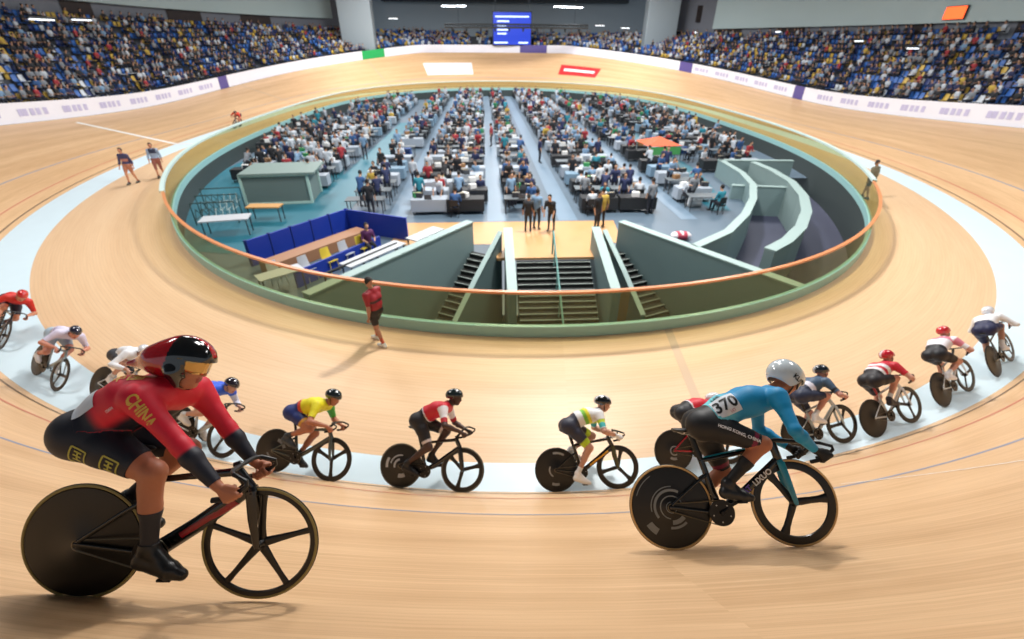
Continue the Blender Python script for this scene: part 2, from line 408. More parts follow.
def make_rider(name, label, M, J, fit, vox, s=1., group=None, hs=None):
    """person: one continuous body mesh; garments are its children, grown from the body surface"""
    B, I = rider_body(J, s); V, F = B.mesh(vox); tg = B.tags(V); N = normals(V, F)
    sk = np.array(s2l(fit.get('skin', (190, 130, 95)))); col = np.tile(sk, (len(V), 1)); col[tg == 'lip'] = np.array(s2l((150, 70, 62)))
    m_skin = mat('skin', (190, 130, 95), .5, attr='Col', noise=.06, nscale=40)
    o = bpy.data.objects.new(name, npmesh(name, V, F, m_skin, col)); COL.objects.link(o); o.matrix_world = M
    tag(o, label, 'person', group)
    st = ((V - I['H']) @ I['u']) / I['L']           # 0 at the hips, 1 at the shoulders
    arm = np.zeros(len(V)); leg = np.zeros(len(V)); isarm = np.zeros(len(V), bool); isleg = isarm.copy(); isft = isarm.copy()
    for q in 'RL':
        m = (tg == 'arm' + q); isarm |= m; arm[m] = chain_u(V[m], J['sh' + q], J['el' + q], J['wr' + q])
        m = (tg == 'leg' + q); isleg |= m; leg[m] = chain_u(V[m], J['hip' + q], J['kn' + q], J['an' + q])
        isft |= tg == 'foot' + q
    head = (tg == 'head') | (tg == 'lip'); neck = tg == 'neck'; hand = tg == 'hand'
    nv = (V - (I['N'] * .62 + (I['c'] - I['cr'] * .05) * .38)) @ UNIT(I['N'] - I['c'] + I['f'] * fit.get('vneck', 0.))
    ctx = dict(V=V, st=st, arm=arm, leg=leg, isarm=isarm, isleg=isleg, lat=(V - I['H']) @ I['lat'], dor=(V - I['H']) @ I['dors'], tg=tg, N=N, right=np.char.endswith(tg, 'R'), left=np.char.endswith(tg, 'L'))
    out = {'body': o, 'info': I, 'tree': {}}
    def garment(nm, phi, off, mt, cf, lab=None):
        C = cf(ctx) if callable(cf) else np.tile(np.array(s2l(cf)), (len(V), 1))
        r = clip(V + N * off, F, phi, C)
        if r is None: return None
        g = bpy.data.objects.new(nm, npmesh(nm, r[0], r[2], mt, r[1])); COL.objects.link(g); g.parent = o
        if lab: g['label'] = lab
        if vox < .01:
            sd = g.modifiers.new('Solidify', 'SOLIDIFY'); sd.thickness = .003; sd.offset = -1
        out['tree'][nm] = (r[0], r[2]); return g
    k = vox / .008
    wst = fit.get('waist', .3)
    cl = mat('lycra', (100, 100, 100), .55, attr='Col', noise=.05, nscale=60)
    pj = np.full(len(V), -.05); to = tg == 'torso'
    pj[to] = st[to] - wst; pj[isarm] = (fit['sleeve'] - arm[isarm]) * .3; pj[neck] = nv[neck]
    garment('jersey', pj, .005 * max(1, k * .8), cl, fit['jersey'])
    ps = np.full(len(V), -.05); ps[to] = wst + .03 - st[to]; ps[isleg] = (fit['leg'] - leg[isleg]) * .4
    garment('shorts', ps, .004 * max(1, k * .8), cl, fit['shorts'])
    pk = np.full(len(V), -.05); pk[isleg] = (leg[isleg] - fit.get('sock', 1.75)) * .4; pk[isft] = .02
    pf = np.full(len(V), -.05); pf[isft] = .02; pf[isleg] = (leg[isleg] - 1.93) * .4
    for q, e in (('R', 'right'), ('L', 'left')):
        m = (tg == 'foot' + q) | (tg == 'leg' + q); f_ = np.where(m, pf, -.05); k_ = np.where(m, pk, -.05)
        garment('sock', k_, .003 * max(1, k * .8), cl, fit['socks'])
        garment('shoe', f_, .008 * max(1, k * .7), mat('shoe', (20, 20, 22), .35, attr='Col'), fit['shoes'])
    if 'gloves' in fit:
        pg = np.full(len(V), -.05); pg[hand] = .02; pg[isarm] = (arm[isarm] - 1.9) * .3
        for q in 'RL':
          gy = ((V - I['H']) @ I['lat'] < 0) if q == 'R' else ((V - I['H']) @ I['lat'] >= 0)
          garment('glove', np.where(gy, pg, -.05), .003 * max(1, k * .8), cl, fit['gloves'])
    if 'hair' in fit:
        ph = np.full(len(V), -.05); q_ = (V - I['c']) @ I['Mh'].T; ph[head] = np.where(q_[head][:, 0] > .02, q_[head][:, 2] - .07, q_[head][:, 2] + .04 + q_[head][:, 0] * .9)
        garment('hair', ph, .012, mat('hair', (30, 26, 24), .7, attr='Col'), fit['hair'])
    return out
def helmet(parent, I, kind, c1, c2, s=1., name='helmet', visor=None, lab=None, res=1.):
    """aero shell turned from skull frame: kind 'round' (smooth dome), 'tail' (short tail) or 'long' (long tail)"""
    f, l, up = I['Mh']; c = I['c']; B = Body(); h = .006 * res
    w = lambda a, b, d: c + (f * a + l * b + up * d) * s
    M = I['Mh']
    if kind == 'long':
        B.ell(w(.0, 0, .03), M, A3(.135, .1, .108) * s, 'a', .03); B.ell(w(-.075, 0, .0), M, A3(.12, .088, .085) * s, 'a', .04)
        B.cap(w(-.09, 0, -.005), w(-.25, 0, -.062), .07 * s, .012 * s, 'a', .05)
        B.cap(w(.0, -.078, -.035), w(.022, -.062, -.095), .036 * s, .014 * s, 'a', .03); B.cap(w(.0, .078, -.035), w(.022, .062, -.095), .036 * s, .014 * s, 'a', .03)
    elif kind == 'round':
        B.ell(w(-.015, 0, .03), M, A3(.152, .118, .125) * s, 'a', .03); B.ell(w(-.05, 0, .0), M, A3(.12, .105, .1) * s, 'a', .04)
        B.cap(w(.0, -.08, -.03), w(.03, -.06, -.065), .034 * s, .02 * s, 'a', .03); B.cap(w(.0, .08, -.03), w(.03, .06, -.065), .034 * s, .02 * s, 'a', .03)
    else:
        B.ell(w(-.01, 0, .035), M, A3(.132, .1, .104) * s, 'a', .03); B.ell(w(-.07, 0, .02), M, A3(.1, .085, .08) * s, 'a', .04)
    V, F = B.mesh(h); N = normals(V, F)
    q = (V - c) @ M.T / s      # skull coords: forward, left, up
    rim = q[:, 2] - np.where(q[:, 0] > .03, .035, np.where(q[:, 0] > -.02, .035 - (.03 - q[:, 0]) * (2.1 if kind != 'tail' else 1.1), (-.09 if kind == 'long' else -.07 if kind != 'tail' else -.02)))
    if kind == 'tail': rim = rim + .012
    if kind == 'long': rim = np.where((q[:, 0] > -.06) & (q[:, 0] < .05), np.maximum(rim, q[:, 2] + .12 - np.abs(q[:, 0] - .012) * 1.0), rim)
    C = np.tile(np.array(s2l(c1)), (len(V), 1)); 
    if callable(c2): C = c2(q, C)
    r = clip(V, F, rim, C)
    g = bpy.data.objects.new(name, npmesh(name, r[0], r[2], mat('helmet_shell', (40, 40, 40), .12, attr='Col', coat=1.), r[1])); COL.objects.link(g); g.parent = parent
    if lab: g['label'] = lab
    sd = g.modifiers.new('Solidify', 'SOLIDIFY'); sd.thickness = .008 * s; sd.offset = -1
    if visor:
        # wrap-round lens below the shell's brow
        n = 20; Vv = []; Fv = []
        for i in range(n + 1):
            a = R(-82 + 164 * i / n); e = abs(a) / R(82)
            for j in range(5):
                z = .042 - j * (.072 - .03 * e ** 3) / 4; r1 = .115 - .012 * (j / 4)
                Vv.append(w(r1 * math.cos(a) * 1.0 + .0, r1 * math.sin(a) * .86, z))
        for i in range(n):
            for j in range(4): Fv.append((i * 5 + j, i * 5 + j + 1, i * 5 + j + 6, i * 5 + j + 5)[::-1])
        vb = MB().add(Vv, Fv, mat('visor_' + visor[0], visor[1], .08, visor[2], coat=.6)); v = vb.build('visor', g)
        sd = v.modifiers.new('Solidify', 'SOLIDIFY'); sd.thickness = .003
    # chin strap
    sb = MB(); sm = mat('black_strap', (14, 14, 16), .6)
    for e in (-1, 1): sb.sweep([w(.0, e * .082, -.01), w(.015, e * .078, -.055), w(.03, e * .052, -.1), w(.04, 0, -.12)], .007 * s, .002 * s, sm, side=f, n=6)
    sb.build('chin_strap', g)
    out = (r[0], r[2]); return g, out
def decal(parent, tree, text, M, size, m, off=.004, bold=0., name='lettering', flip=False, align='CENTER', proj=None, spacing=1.):
    """lettering printed on a surface: text laid out in plane M (4x4), pressed along -Z of M onto the mesh"""
    cu = bpy.data.curves.new('t', 'FONT'); cu.body = text; cu.size = size; cu.align_x = align; cu.align_y = 'CENTER'; cu.offset = bold; cu.space_character = spacing; cu.resolution_u = 3
    to = bpy.data.objects.new('t', cu); COL.objects.link(to); dg = bpy.context.evaluated_depsgraph_get(); dg.update()
    me = bpy.data.meshes.new_from_object(to.evaluated_get(dg)); bpy.data.objects.remove(to); bpy.data.curves.remove(cu)
    bm = bmesh.new(); bm.from_mesh(me); bmesh.ops.triangulate(bm, faces=bm.faces)
    for _ in range(3):
        ed = [e for e in bm.edges if e.calc_length() > size * .16]
        if ed: bmesh.ops.subdivide_edges(bm, edges=ed, cuts=1); bmesh.ops.triangulate(bm, faces=[f for f in bm.faces if len(f.verts) > 3])
    return press(parent, tree, bm, M, m, off, name)
def press(parent, tree, bm, M, m, off, name):
    M = Matrix(M); d = -(M.to_3x3() @ Vector((0, 0, 1))).normalized()
    if tree is not None:
        bv = BVHTree.FromPolygons([tuple(v) for v in tree[0].tolist()], tree[1].tolist())
        bad = []
        for v in bm.verts:
            p = M @ v.co; h = bv.ray_cast(p - d * .25, d)
            if h[0] is None: bad.append(v); v.co = p
            else: v.co = h[0] - d * off
        if bad: bmesh.ops.delete(bm, geom=bad, context='VERTS')
    else:
        for v in bm.verts: v.co = M @ v.co - d * off
    me = bpy.data.meshes.new(name); bm.to_mesh(me); bm.free(); me.materials.append(m)
    o = bpy.data.objects.new(name, me); COL.objects.link(o); o.parent = parent; return o
def plate(w, h, n=10):
    bm = bmesh.new(); bmesh.ops.create_grid(bm, x_segments=n, y_segments=n, size=.5)
    for v in bm.verts: v.co.x *= w; v.co.y *= h
    return bm
def axes(org, x, y):
    x = UNIT(x); y = np.array(y, float); y = UNIT(y - x * (y @ x)); z = np.cross(x, y); M = np.eye(4); M[:3, 0] = x; M[:3, 1] = y; M[:3, 2] = z; M[:3, 3] = org; return Matrix(M.tolist())
# ------------------------------------------------------------------ the building and the track
ST = dict(kind='structure')
from mathutils.geometry import tessellate_polygon
near_wood = wood('track_timber', (224, 186, 144), (200, 160, 118), .42, su=.7, sv=22., board=.045)
zone_wood = wood('safety_zone_timber', (232, 198, 160), (222, 184, 144), .4, su=.5, sv=10., board=.09)
blue = mat('blue_band_paint', (216, 236, 246), .4, noise=.03, nscale=1.5)
def edge_in(s): return at(BAND, s)
def bp(s, w): return track(s, w)[0]
def gp(s, off=0., z=0.):   # point on the glass line matching s of the band
    d = min(s % LEN, LEN - s % LEN); t = min(max((d - 6) / 20, 0), 1); off += .6 * t * t * (3 - 2 * t)
    x, y, th, k = at(GL, s * GLEN / LEN); return A3(x - math.sin(th) * off, y + math.cos(th) * off, z)
FULL = (0, LEN)
strip('banked_track', [lambda s: bp(s, bw_(s))] + [lambda s, q=q: bp(s, bw_(s) + TW * q) for q in (.25, .5, .75, 1)], FULL, [near_wood], **ST)
strip('blue_band', [lambda s: bp(s, 0), lambda s: bp(s, bw_(s) - .001)], FULL, [blue], **ST)
strip('safety_zone_floor', [lambda s: gp(s)] + [lambda s, q=q: gp(s) * (1 - q) + bp(s, 0) * q for q in (.33, .66, 1)], FULL, [zone_wood], **ST)
# painted lines
def line(nm, w, wd, m, lab=None): return strip(nm, [lambda s: bp(s, bw_(s) + w) , lambda s: bp(s, bw_(s) + w + wd)], FULL, [m], lift=.004, **ST)
line('track_line', + .16, .05, mat('black_line', (118, 92, 70), .5)); line('track_line', + .66, .05, mat('red_line', (196, 120, 96), .5)); line('track_line', + 1.9, .05, mat('blue_line', (140, 146, 168), .5))
def cross(nm, s0, s1, w0, w1, wd, m, lift=.007):
    n = 24; V = []; F = []
    for i in range(n + 1):
        t = i / n; s = s0 + (s1 - s0) * t; w = w0 + (w1 - w0) * t; p, T, o, N = track(s, w); q, _, _, _ = track(s + .05, w + .05 * (w1 - w0) / (s1 - s0 + 1e-6) if s1 != s0 else w)
        for e in (-1, 1): V.append(p + T * e * wd / 2 + N * lift + A3(0, 0, .001))
    for i in range(n): F.append((2 * i, 2 * i + 1, 2 * i + 3, 2 * i + 2))
    return MB().add(V, F, m).build(nm, **ST)
wl = mat('white_line', (238, 236, 232), .5)
cross('finish_line', 163, 163, 0., 7.5, .32, wl); cross('track_line', 3.0, 5.6, 2.4, 3.6, .05, wl)
gl_ = mat('grey_line', (196, 168, 140), .5)
cross('track_line', 139, 139, 1.4, 8.2, .3, gl_); cross('track_line', 119, 119, 1.4, 8.2, .3, gl_)
# the sprint line runs on over the flat zone
V = [gp(3.1) + A3(-.1, 0, .004), gp(3.1) + A3(.1, 0, .004), bp(2.7, 0) + A3(.1, 0, .004), bp(2.7, 0) + A3(-.1, 0, .004)]
MB().add(V, [(0, 3, 2, 1)], mat('grey_line2', (206, 176, 146), .5)).build('track_line', **ST)
# sponsor panels painted on the far banking
def panel(nm, s0, s1, w0, w1, m, lift=.012, skew=0., **kw):
    n = 12; k = 4; V = []; F = []
    for i in range(n + 1):
        for j in range(k + 1):
            w = w0 + (w1 - w0) * j / k; p, T, o, N = track(s0 + (s1 - s0) * i / n + skew * j / k, w); V.append(p + N * lift)
    for i in range(n):
        for j in range(k): a = i * (k + 1) + j; F.append((a, a + 1, a + k + 2, a + k + 1)[::-1])
    return MB().add(V, F, m).build(nm, **kw)
panel('painted_panel', 105.5, 112.2, 3.9, 6.3, mat('white_paint', (244, 242, 244), .5), label='white painted sponsor panel on the far banking', cat='floor marking')
rp = panel('painted_panel', 87.3, 93, 4.1, 6.1, mat('red_paint', (214, 44, 50), .5), label='red painted sponsor panel with a white stripe on the far banking', cat='floor marking')
panel('white_stripe', 87.9, 92.4, 4.9, 5.4, mat('white_paint', (244, 242, 244), .5), .018).parent = rp
# advertising boards round the top of the banking
bw = mat('board_white', (226, 226, 236), .45, noise=.03, nscale=.6)
def hoard(nm, s0, s1, m, h=1.15, d=.12, **kw):
    return strip(nm, [lambda s: outer(s, d, 0), lambda s: outer(s, d, h), lambda s: outer(s, d + .12, h), lambda s: outer(s, d + .12, 0)], (s0, s1), [m], closed=False, ds=1., **kw)
PUR = mat('board_purple', (84, 74, 140), .5); GRN = mat('board_green', (24, 160, 84), .5)
cuts = [(20, 33.4, GRN, 'green'), (33.4, 56, bw, ''), (56, 57.6, PUR, 'p'), (57.6, 75, bw, ''), (75, 77, PUR, 'p'), (77, 95.5, bw, ''), (95.5, 99, PUR, 'p'), (99, 116.5, bw, ''), (116.5, 119.5, GRN, 'green'), (119.5, 140.5, bw, ''), (140.5, 142, PUR, 'p'), (142, 185, bw, '')]
for n_, (a, b, m, t) in enumerate(cuts):
    side = ('on the right side' if b < 70 else 'on the far bend' if a > 70 and b < 125 else 'on the left side')
    lab = {'': 'long white hoarding atop the banking ', 'green': 'green hoarding atop the banking ', 'p': 'short purple board atop the banking '}[t] + side
    lab += {20: ', at the right edge', 116.5: ', beside the left pier', 140.5: '', 95.5: ' below the scoreboard', 33.4: ', nearest', 57.6: ', farther along', 77: ', right of the scoreboard', 99: ', left of the scoreboard', 119.5: ', farther from the camera', 142: ', nearest', 56: '', 75: ' beyond the pier'}.get(a, '')
    hoard('advertising_board', a, b, m, label=lab, cat='advertising board')
    if t == '' and a in (33.4, 142, 57.6):      # faint lilac print in repeated blocks
        ob = bpy.data.objects[-1] if False else None
        tgt = [o for o in COL.objects if o.name.startswith('advertising_board')][-1]
        k = mat('board_print', (186, 182, 214), .5); q = a + 1.2
        while q < b - 2:
            for w_ in (0, .55, 1.0, 1.5, 1.85):
                A = outer(q + w_, .1, .38); B_ = outer(q + w_ + .32, .1, .38); MB().add([A, B_, B_ + A3(0, 0, .4), A + A3(0, 0, .4)], [(0, 1, 2, 3)], k).build('printed_block', tgt)
            q += 3.4
# glass barrier round the infield
gz = 1.22
gb = strip('glass_barrier', [lambda s: gp(s, .05, .28), lambda s: gp(s, .05, gz)], FULL, [glass('olive_glass', (206, 204, 160), .2)], ds=.5, **ST)
strip('barrier_base', [lambda s: gp(s, .12, 0), lambda s: gp(s, .12, .3), lambda s: gp(s, 0.0, .3), lambda s: gp(s, 0, 0)], FULL, [mat('teal_metal', (150, 196, 196), .35)], **ST)
strip('wall_infield', [lambda s: gp(s, .13, -1.8), lambda s: gp(s, .13, 0), lambda s: gp(s, .0, 0)], FULL, [mat('dark_wall', (52, 62, 62), .6)], **ST)
rail = strip('barrier_rail', [lambda s: gp(s, .10, gz - .01), lambda s: gp(s, .10, gz + .045), lambda s: gp(s, .0, gz + .045), lambda s: gp(s, .0, gz - .01)], (-20, 21), [mat('orange_rail', (214, 140, 92), .35)], closed=False, **ST)
strip('barrier_rail', [lambda s: gp(s, .10, gz - .01), lambda s: gp(s, .10, gz + .09), lambda s: gp(s, -.06, gz + .09), lambda s: gp(s, -.06, gz - .01)], (21, LEN - 20), [mat('pale_rail', (206, 228, 224), .35)], closed=False, **ST)
# infield floor, a storey step below the track, cut away for the stair pit and the ramp
GI = [(at(GL, s)[0], at(GL, s)[1]) for s in np.arange(0, GLEN, .5)]
Z0 = -.9
def sat(x, y): P = np.array(GI); return int(np.hypot(P[:, 0] - x, P[:, 1] - y).argmin())
ir, il, irr = sat(18.9, 28.6), sat(-5.47, 11.56), sat(9.23, 11.58)
Apts = [(14.54, 28.65), (14.3, 25.6), (13.64, 23.06), (12.39, 20.62), (10.87, 18.34), (9.2, 16.36), (7.3, 14.9)]
poly = GI[ir:il + 1] + [(-.79, 17.87), (5.31, 17.75)] + Apts[::-1]
def flat(nm, pts, z, m, **kw):
    V = [Vector((x, y, z)) for x, y in pts]; T = tessellate_polygon([V]); F = []
    for t in T:
        a, b, c = [V[i] for i in t]; F.append(tuple(t) if (b - a).cross(c - a).z > 0 else tuple(t)[::-1])
    return MB().add([tuple(v) for v in V], F, m).build(nm, smooth=False, **kw)
flat('floor', poly, Z0, mat('infield_floor', (88, 106, 122), .45, noise=.1, nscale=.4), **ST)
road = mat('ramp_road', (66, 70, 92), .6, noise=.08, nscale=.8)
flat('ramp_floor', GI[irr:ir + 1] + Apts, -1.75, road, **ST)
flat('stair_pit_floor', [(-6.2, 10.8), (10.2, 10.8), (9.6, 12), (5.5, 17.75), (-.9, 17.87)], -4.3, mat('pit_floor', (84, 92, 84), .6, noise=.15, nscale=.8), **ST)
concrete = mat('teal_grey_concrete', (122, 144, 146), .6, noise=.04, nscale=.6); cap = mat('pale_cap', (152, 174, 172), .5)
def wallrun(nm, pts, z0, z1, t, m, capm=None, capw=None, **kw):
    """wall of thickness t following plan points, with a cap"""
    P = np.array(pts, float); z1 = np.broadcast_to(np.array(z1, float), (len(P),)); Nn = []
    for i in range(len(P)):
        d = P[min(i + 1, len(P) - 1)] - P[max(i - 1, 0)]; d /= np.linalg.norm(d); Nn.append((-d[1], d[0]))
    Nn = np.array(Nn); mb = MB()
    def ribbon(w, za, zb, mm):
        V = []; F = []
        for i in range(len(P)):
            a = P[i] + Nn[i] * w / 2; b = P[i] - Nn[i] * w / 2; V += [(a[0], a[1], za[i]), (a[0], a[1], zb[i]), (b[0], b[1], zb[i]), (b[0], b[1], za[i])]
        for i in range(len(P) - 1):
            for j in range(4): F.append((i * 4 + j, i * 4 + (j + 1) % 4, (i + 1) * 4 + (j + 1) % 4, (i + 1) * 4 + j))
        F += [(3, 2, 1, 0), tuple(len(V) - 4 + j for j in range(4))]; mb.add(V, F, mm)
    za = np.full(len(P), z0); ribbon(t, za, z1, m)
    if capm: ribbon(t + .06, z1, z1 + .05, capm)
    return mb.build(nm, smooth=False, **kw)
wallrun('wall_pit_left', [(-.79, 17.87), (-5.3, 11.8)], -4.3, .1, .3, concrete, cap, **ST)
wallrun('wall_pit_right', [(5.36, 17.65), (9.4, 11.5)], -4.3, .1, .3, concrete, cap, **ST)
wallrun('wall_pit_near', [(at(GL, s)[0], at(GL, s)[1] + .13) for s in np.arange(-9, 9.6, .5)], -4.3, -.9, .1, concrete, **ST)
bez = lambda pts: [tuple(p) for p in pts]
wallrun('wall_ramp_inner', [(14.54, 28.9)] + Apts[1:], -3.2, .1, .28, concrete, cap, **ST)
Bp = [(16.3, 28.2), (16.35, 26.2), (16.0, 23.6), (15.06, 21.0), (13.75, 18.65), (12.34, 16.75), (10.97, 15.36), (9.84, 14.5)]
Bs = []
for i in range(len(Bp) - 1):
    for t in (0, .33, .66): Bs.append((Bp[i][0] * (1 - t) + Bp[i + 1][0] * t, Bp[i][1] * (1 - t) + Bp[i + 1][1] * t))
Bs.append(Bp[-1]); wallrun('wall_ramp_outer', Bs, -3.2, .1, .36, mat('pale_teal_concrete', (128, 148, 148), .55), cap, **ST)
wallrun('wall_ramp_end', [(14.4, 28.8), (19.0, 28.5)], -3.2, .1, .25, concrete, cap, **ST)
wallrun('wall_ramp_cross', [(13.1, 24.1), (15.8, 23.6)], -3.2, -.2, .2, concrete, cap, **ST)
wallrun('ramp_kerb', [(10.6, 14.5), (12.0, 14.0)], -3.2, -2.6, .3, cap, **ST)
wallrun('ramp_kerb', [(14.2, 25.6), (15.9, 25.3)], -3.2, -1.2, .3, cap, **ST)
# wooden landing and stairs down to the tunnel
lw = mat('landing_wood', (196, 150, 100), .45, noise=.05, nscale=2)
flat('landing_floor', [(-4.2, 17.95), (5.6, 17.9), (5.9, 20.7), (-4.0, 20.7)], Z0 + .012, lw, **ST)
MB().box((2.45, 17.2, Z0 - .04), (4.4, 1.5, .1), lw).build('landing_floor', **ST)
dark = mat('dark_stair', (24, 26, 26), .6); nose = mat('pale_nosing', (150, 160, 156), .5)
def stairs(nm, x, y, z, ang, w, n, tread, rise, **kw):
    root = empty(nm, loc=(x, y, z), rz=ang, **kw)       # goes down along local -y
    for i in range(n):
        st = MB().box((0, -tread * (i + .5), -rise * (i + 1) - .35), (w, tread, .7), dark).build('step', root, smooth=False)
        MB().box((0, -tread * (i + 1) + .02, -rise * (i + 1) + .004), (w, .045, .012), nose).build('nosing', st, smooth=False)
    return root
sc_ = stairs('staircase', 2.48, 16.5, Z0, 0, 2.9, 22, .22, .13, label='wide dark central staircase going down under the track, with pale step edges', cat='staircase')
mb = MB(); tg_ = mat('teal_rail', (110, 160, 156), .4)
mb.sweep([(0, .3, .0), (0, .3, .95), (0, -4.3, -1.75)], .035, .035, tg_, side=(1, 0, 0), n=8)
for i in range(5): mb.sweep([(0, -.3 - i * .95, .6 - i * .56), (0, -.3 - i * .95, -.3 - i * .56)], .025, .025, tg_, side=(1, 0, 0), n=6)
mb.build('handrail', sc_)
al = math.atan2(-3.6, 5.4)
stairs('staircase', -.22, 17.3, Z0, -.5, 1.15, 14, .25, .15, label='narrow dark side staircase left of the central stairs', cat='staircase')
ar = math.atan2(2.6, 5.)
stairs('staircase', 5.35, 17.3, Z0, .38, 1.15, 14, .25, .15, label='narrow dark side staircase right of the central stairs', cat='staircase')
wallrun('wall_stair_left', [(.72, 17.3), (.72, 13.4)], -4.3, [.0, -.9], .28, concrete, cap, **ST)
wallrun('wall_stair_right', [(4.24, 17.3), (4.24, 13.4)], -4.3, [.0, -.9], .28, concrete, cap, **ST)
wallrun('wall_flight_left', [(.42, 17.2), (-.57, 15.2), (-1.3, 13.7)], -4.3, [-.1, -1.2, -2.1], .14, concrete, cap, **ST)
wallrun('wall_flight_right', [(4.6, 17.2), (5.0, 15.3), (5.4, 13.7)], -4.3, [-.1, -1.0, -2.0], .14, concrete, cap, **ST)
wallrun('wall_tunnel_low_left', [(-2.6, 12.6), (.5, 12.2)], -4.3, -1.5, .15, concrete, cap, **ST)
wallrun('wall_tunnel_low_right', [(4.4, 12.2), (7.4, 12.6)], -4.3, -1.5, .15, concrete, cap, **ST)
MB().box((4.75, 14.2, -2.4), (.45, .08, 2.4), mat('brown_panel', (168, 118, 70), .5)).build('wooden_panel', label='brown wooden panel beside the right hand stairs', cat='panel')
# floor coverings in the infield
teal = mat('teal_floor', (36, 106, 124), .45, noise=.08, nscale=.5)
flat('floor_teal_left', [(-15.6, 22), (-12, 17.6), (-9.6, 17.2), (-6.4, 20.6), (-8.3, 26), (-10.6, 36), (-14, 44), (-17, 40), (-17.4, 30)], Z0 + .01, teal, **ST)
flat('floor_teal_right', [(11.2, 22.), (12.2, 22), (13.9, 30), (13.9, 48), (11.9, 48), (11.9, 32)], Z0 + .01, teal, **ST)
flat('floor_teal_aisle', [(-9.2, 20), (-6.9, 20.8), (-7.5, 52), (-9.1, 52)], Z0 + .02, teal, **ST)
pale = mat('pale_aisle', (112, 134, 154), .45, noise=.06, nscale=.6)
for x, w in ((-4.4, .9), (.35, .9), (3.75, .9), (9.6, .8)): flat('floor_aisle', [(x - w / 2, 20.75), (x + w / 2, 20.75), (x + w / 2 - .6, 86), (x - w / 2 - .6, 86)], Z0 + .012, pale, **ST)

# ------------------------------------------------------------------ stands, piers, fascias, roof
NR = 11; TR = .86
def top_z(s):
    t = np.clip((s - 96) / 30, -1, 1); return 8.15 + .45 * t
def row(s, k):
    zt = track(s, bw_(s) + TW)[0][2]; z0 = zt + .75; return z0 + (top_z(s) - .9 - z0) * k / (NR - 1)
SS = (22, 182); rows = []
for k in range(NR): rows += [lambda s, k=k: outer(s, 1.3 + TR * k, 0) * A3(1, 1, 0) + A3(0, 0, row(s, k)), lambda s, k=k: outer(s, 1.3 + TR * (k + 1), 0) * A3(1, 1, 0) + A3(0, 0, row(s, k))]
rows = [lambda s: outer(s, .3, -.3), lambda s: outer(s, 1.3, -.3)] + rows
strip('stand_terrace', rows, SS, [mat('terrace', (66, 70, 78), .7, noise=.1, nscale=.5)], closed=False, ds=2., **ST)
DB = 1.3 + TR * NR
def ring(nm, a, b, pts, m, **kw): return strip(nm, [lambda s, d=d, z=z: outer(s, d, 0) * A3(1, 1, 0) + A3(0, 0, z(s) if callable(z) else z) for d, z in pts], (a, b), [m], closed=False, ds=2., **kw)
bwm = mat('back_wall', (112, 116, 126), .7, noise=.08, nscale=.3); fas = mat('fascia', (176, 194, 196), .55, noise=.04, nscale=.2)
ring('wall_back_right', 22, 84, [(DB + .3, lambda s: top_z(s) - 1), (DB + .3, 16)], bwm, **ST); ring('wall_back_left', 114, 182, [(DB + .3, lambda s: top_z(s) - 1), (DB + .3, 17)], bwm, **ST)
fzr = lambda s: 7.95 + .4 * np.clip((s - 40) / 35, 0, 1)
ring('fascia_right', 22, 80, [(DB + .25, fzr), (DB - .3, fzr), (DB - .3, 17)], fas, **ST)
fzl = 9.65
ring('fascia_left', 118, 182, [(DB + .25, fzl), (DB - .4, fzl), (DB - .4, 17)], fas, **ST)
# openings in the back wall below the fascias
ow = mat('dark_opening', (52, 44, 44), .8)
for i, (s, w) in enumerate([(35, 2.5), (45, 3), (56, 2.5), (70, 3), (77, 3), (124, 3), (131, 3.5), (142, 3), (152, 3), (163, 3)]):
    lo = top_z(s) - .9; hi = (fzr(s) if s < 90 else fzl) - .05; q = [outer(a, DB + .22, 0) for a in (s, s + w)]
    MB().add([(q[0][0], q[0][1], lo), (q[1][0], q[1][1], lo), (q[1][0], q[1][1], hi), (q[0][0], q[0][1], hi)], [(0, 1, 2, 3)], ow).build('door_%d' % (i + 1), smooth=False, **ST)
MB().box((5, 106, 9), (110, .4, 18), mat('far_wall', (136, 146, 154), .6, noise=.05, nscale=.1)).build('wall_far', **ST)
pier = mat('pier', (146, 158, 166), .6, noise=.03, nscale=.3)
for x, rz in ((-19.9, .0), (28.0, 0)): MB().box((x, 85.5, 10), (5.0, 2, 13), pier).build('pier', bevel=.1, **ST)
rm = mat('roof', (70, 80, 88), .7)
MB().box((5, 52, 17.2), (150, 125, .3), rm).build('ceiling', **ST)
for y in range(20, 106, 7): MB().box((5, y, 16.7), (140, .35, .9), mat('roof_beam', (58, 66, 72), .6)).build('ceiling_beam', **ST)
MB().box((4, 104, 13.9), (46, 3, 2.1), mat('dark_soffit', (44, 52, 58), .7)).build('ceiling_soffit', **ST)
MB().box((36, 84.6, 10.4), (5.4, .3, 2.2), ow).build('window_1', **ST)
# scoreboard
b0 = empty('scoreboard', loc=(4.5, 90.6, 8.4), label='big blue scoreboard screen hanging at the far end', cat='scoreboard')
MB().box((0, .3, 0), (6.6, .5, 4.9), mat('screen_case', (20, 24, 34), .5)).build('case', b0)
MB().box((0, -.03, 0), (6.3, .06, 4.6), mat('screen_blue', (10, 30, 130), .4, emit=((20, 60, 190), .9))).build('screen', b0)
for i, (z, w, x) in enumerate([(1.7, 5.6, 0), (1.05, 2.0, -1.5), (.45, 1.5, -1.7), (-.15, 1.8, -1.6), (-.7, 1.5, -1.7), (-2.0, 2.3, -1.9), (-2.0, 1.6, 1.9)]):
    MB().box((x, -.07, z), (w, .02, .2), mat('screen_text', (200, 220, 255), .4, emit=((190, 215, 255), 1.2 if w > 5 else .6))).build('text_line', b0)
for x in (-2.8, 2.8): MB().box((x, .3, 5.4), (.12, .12, 5.8), rm).build('hanger', b0)
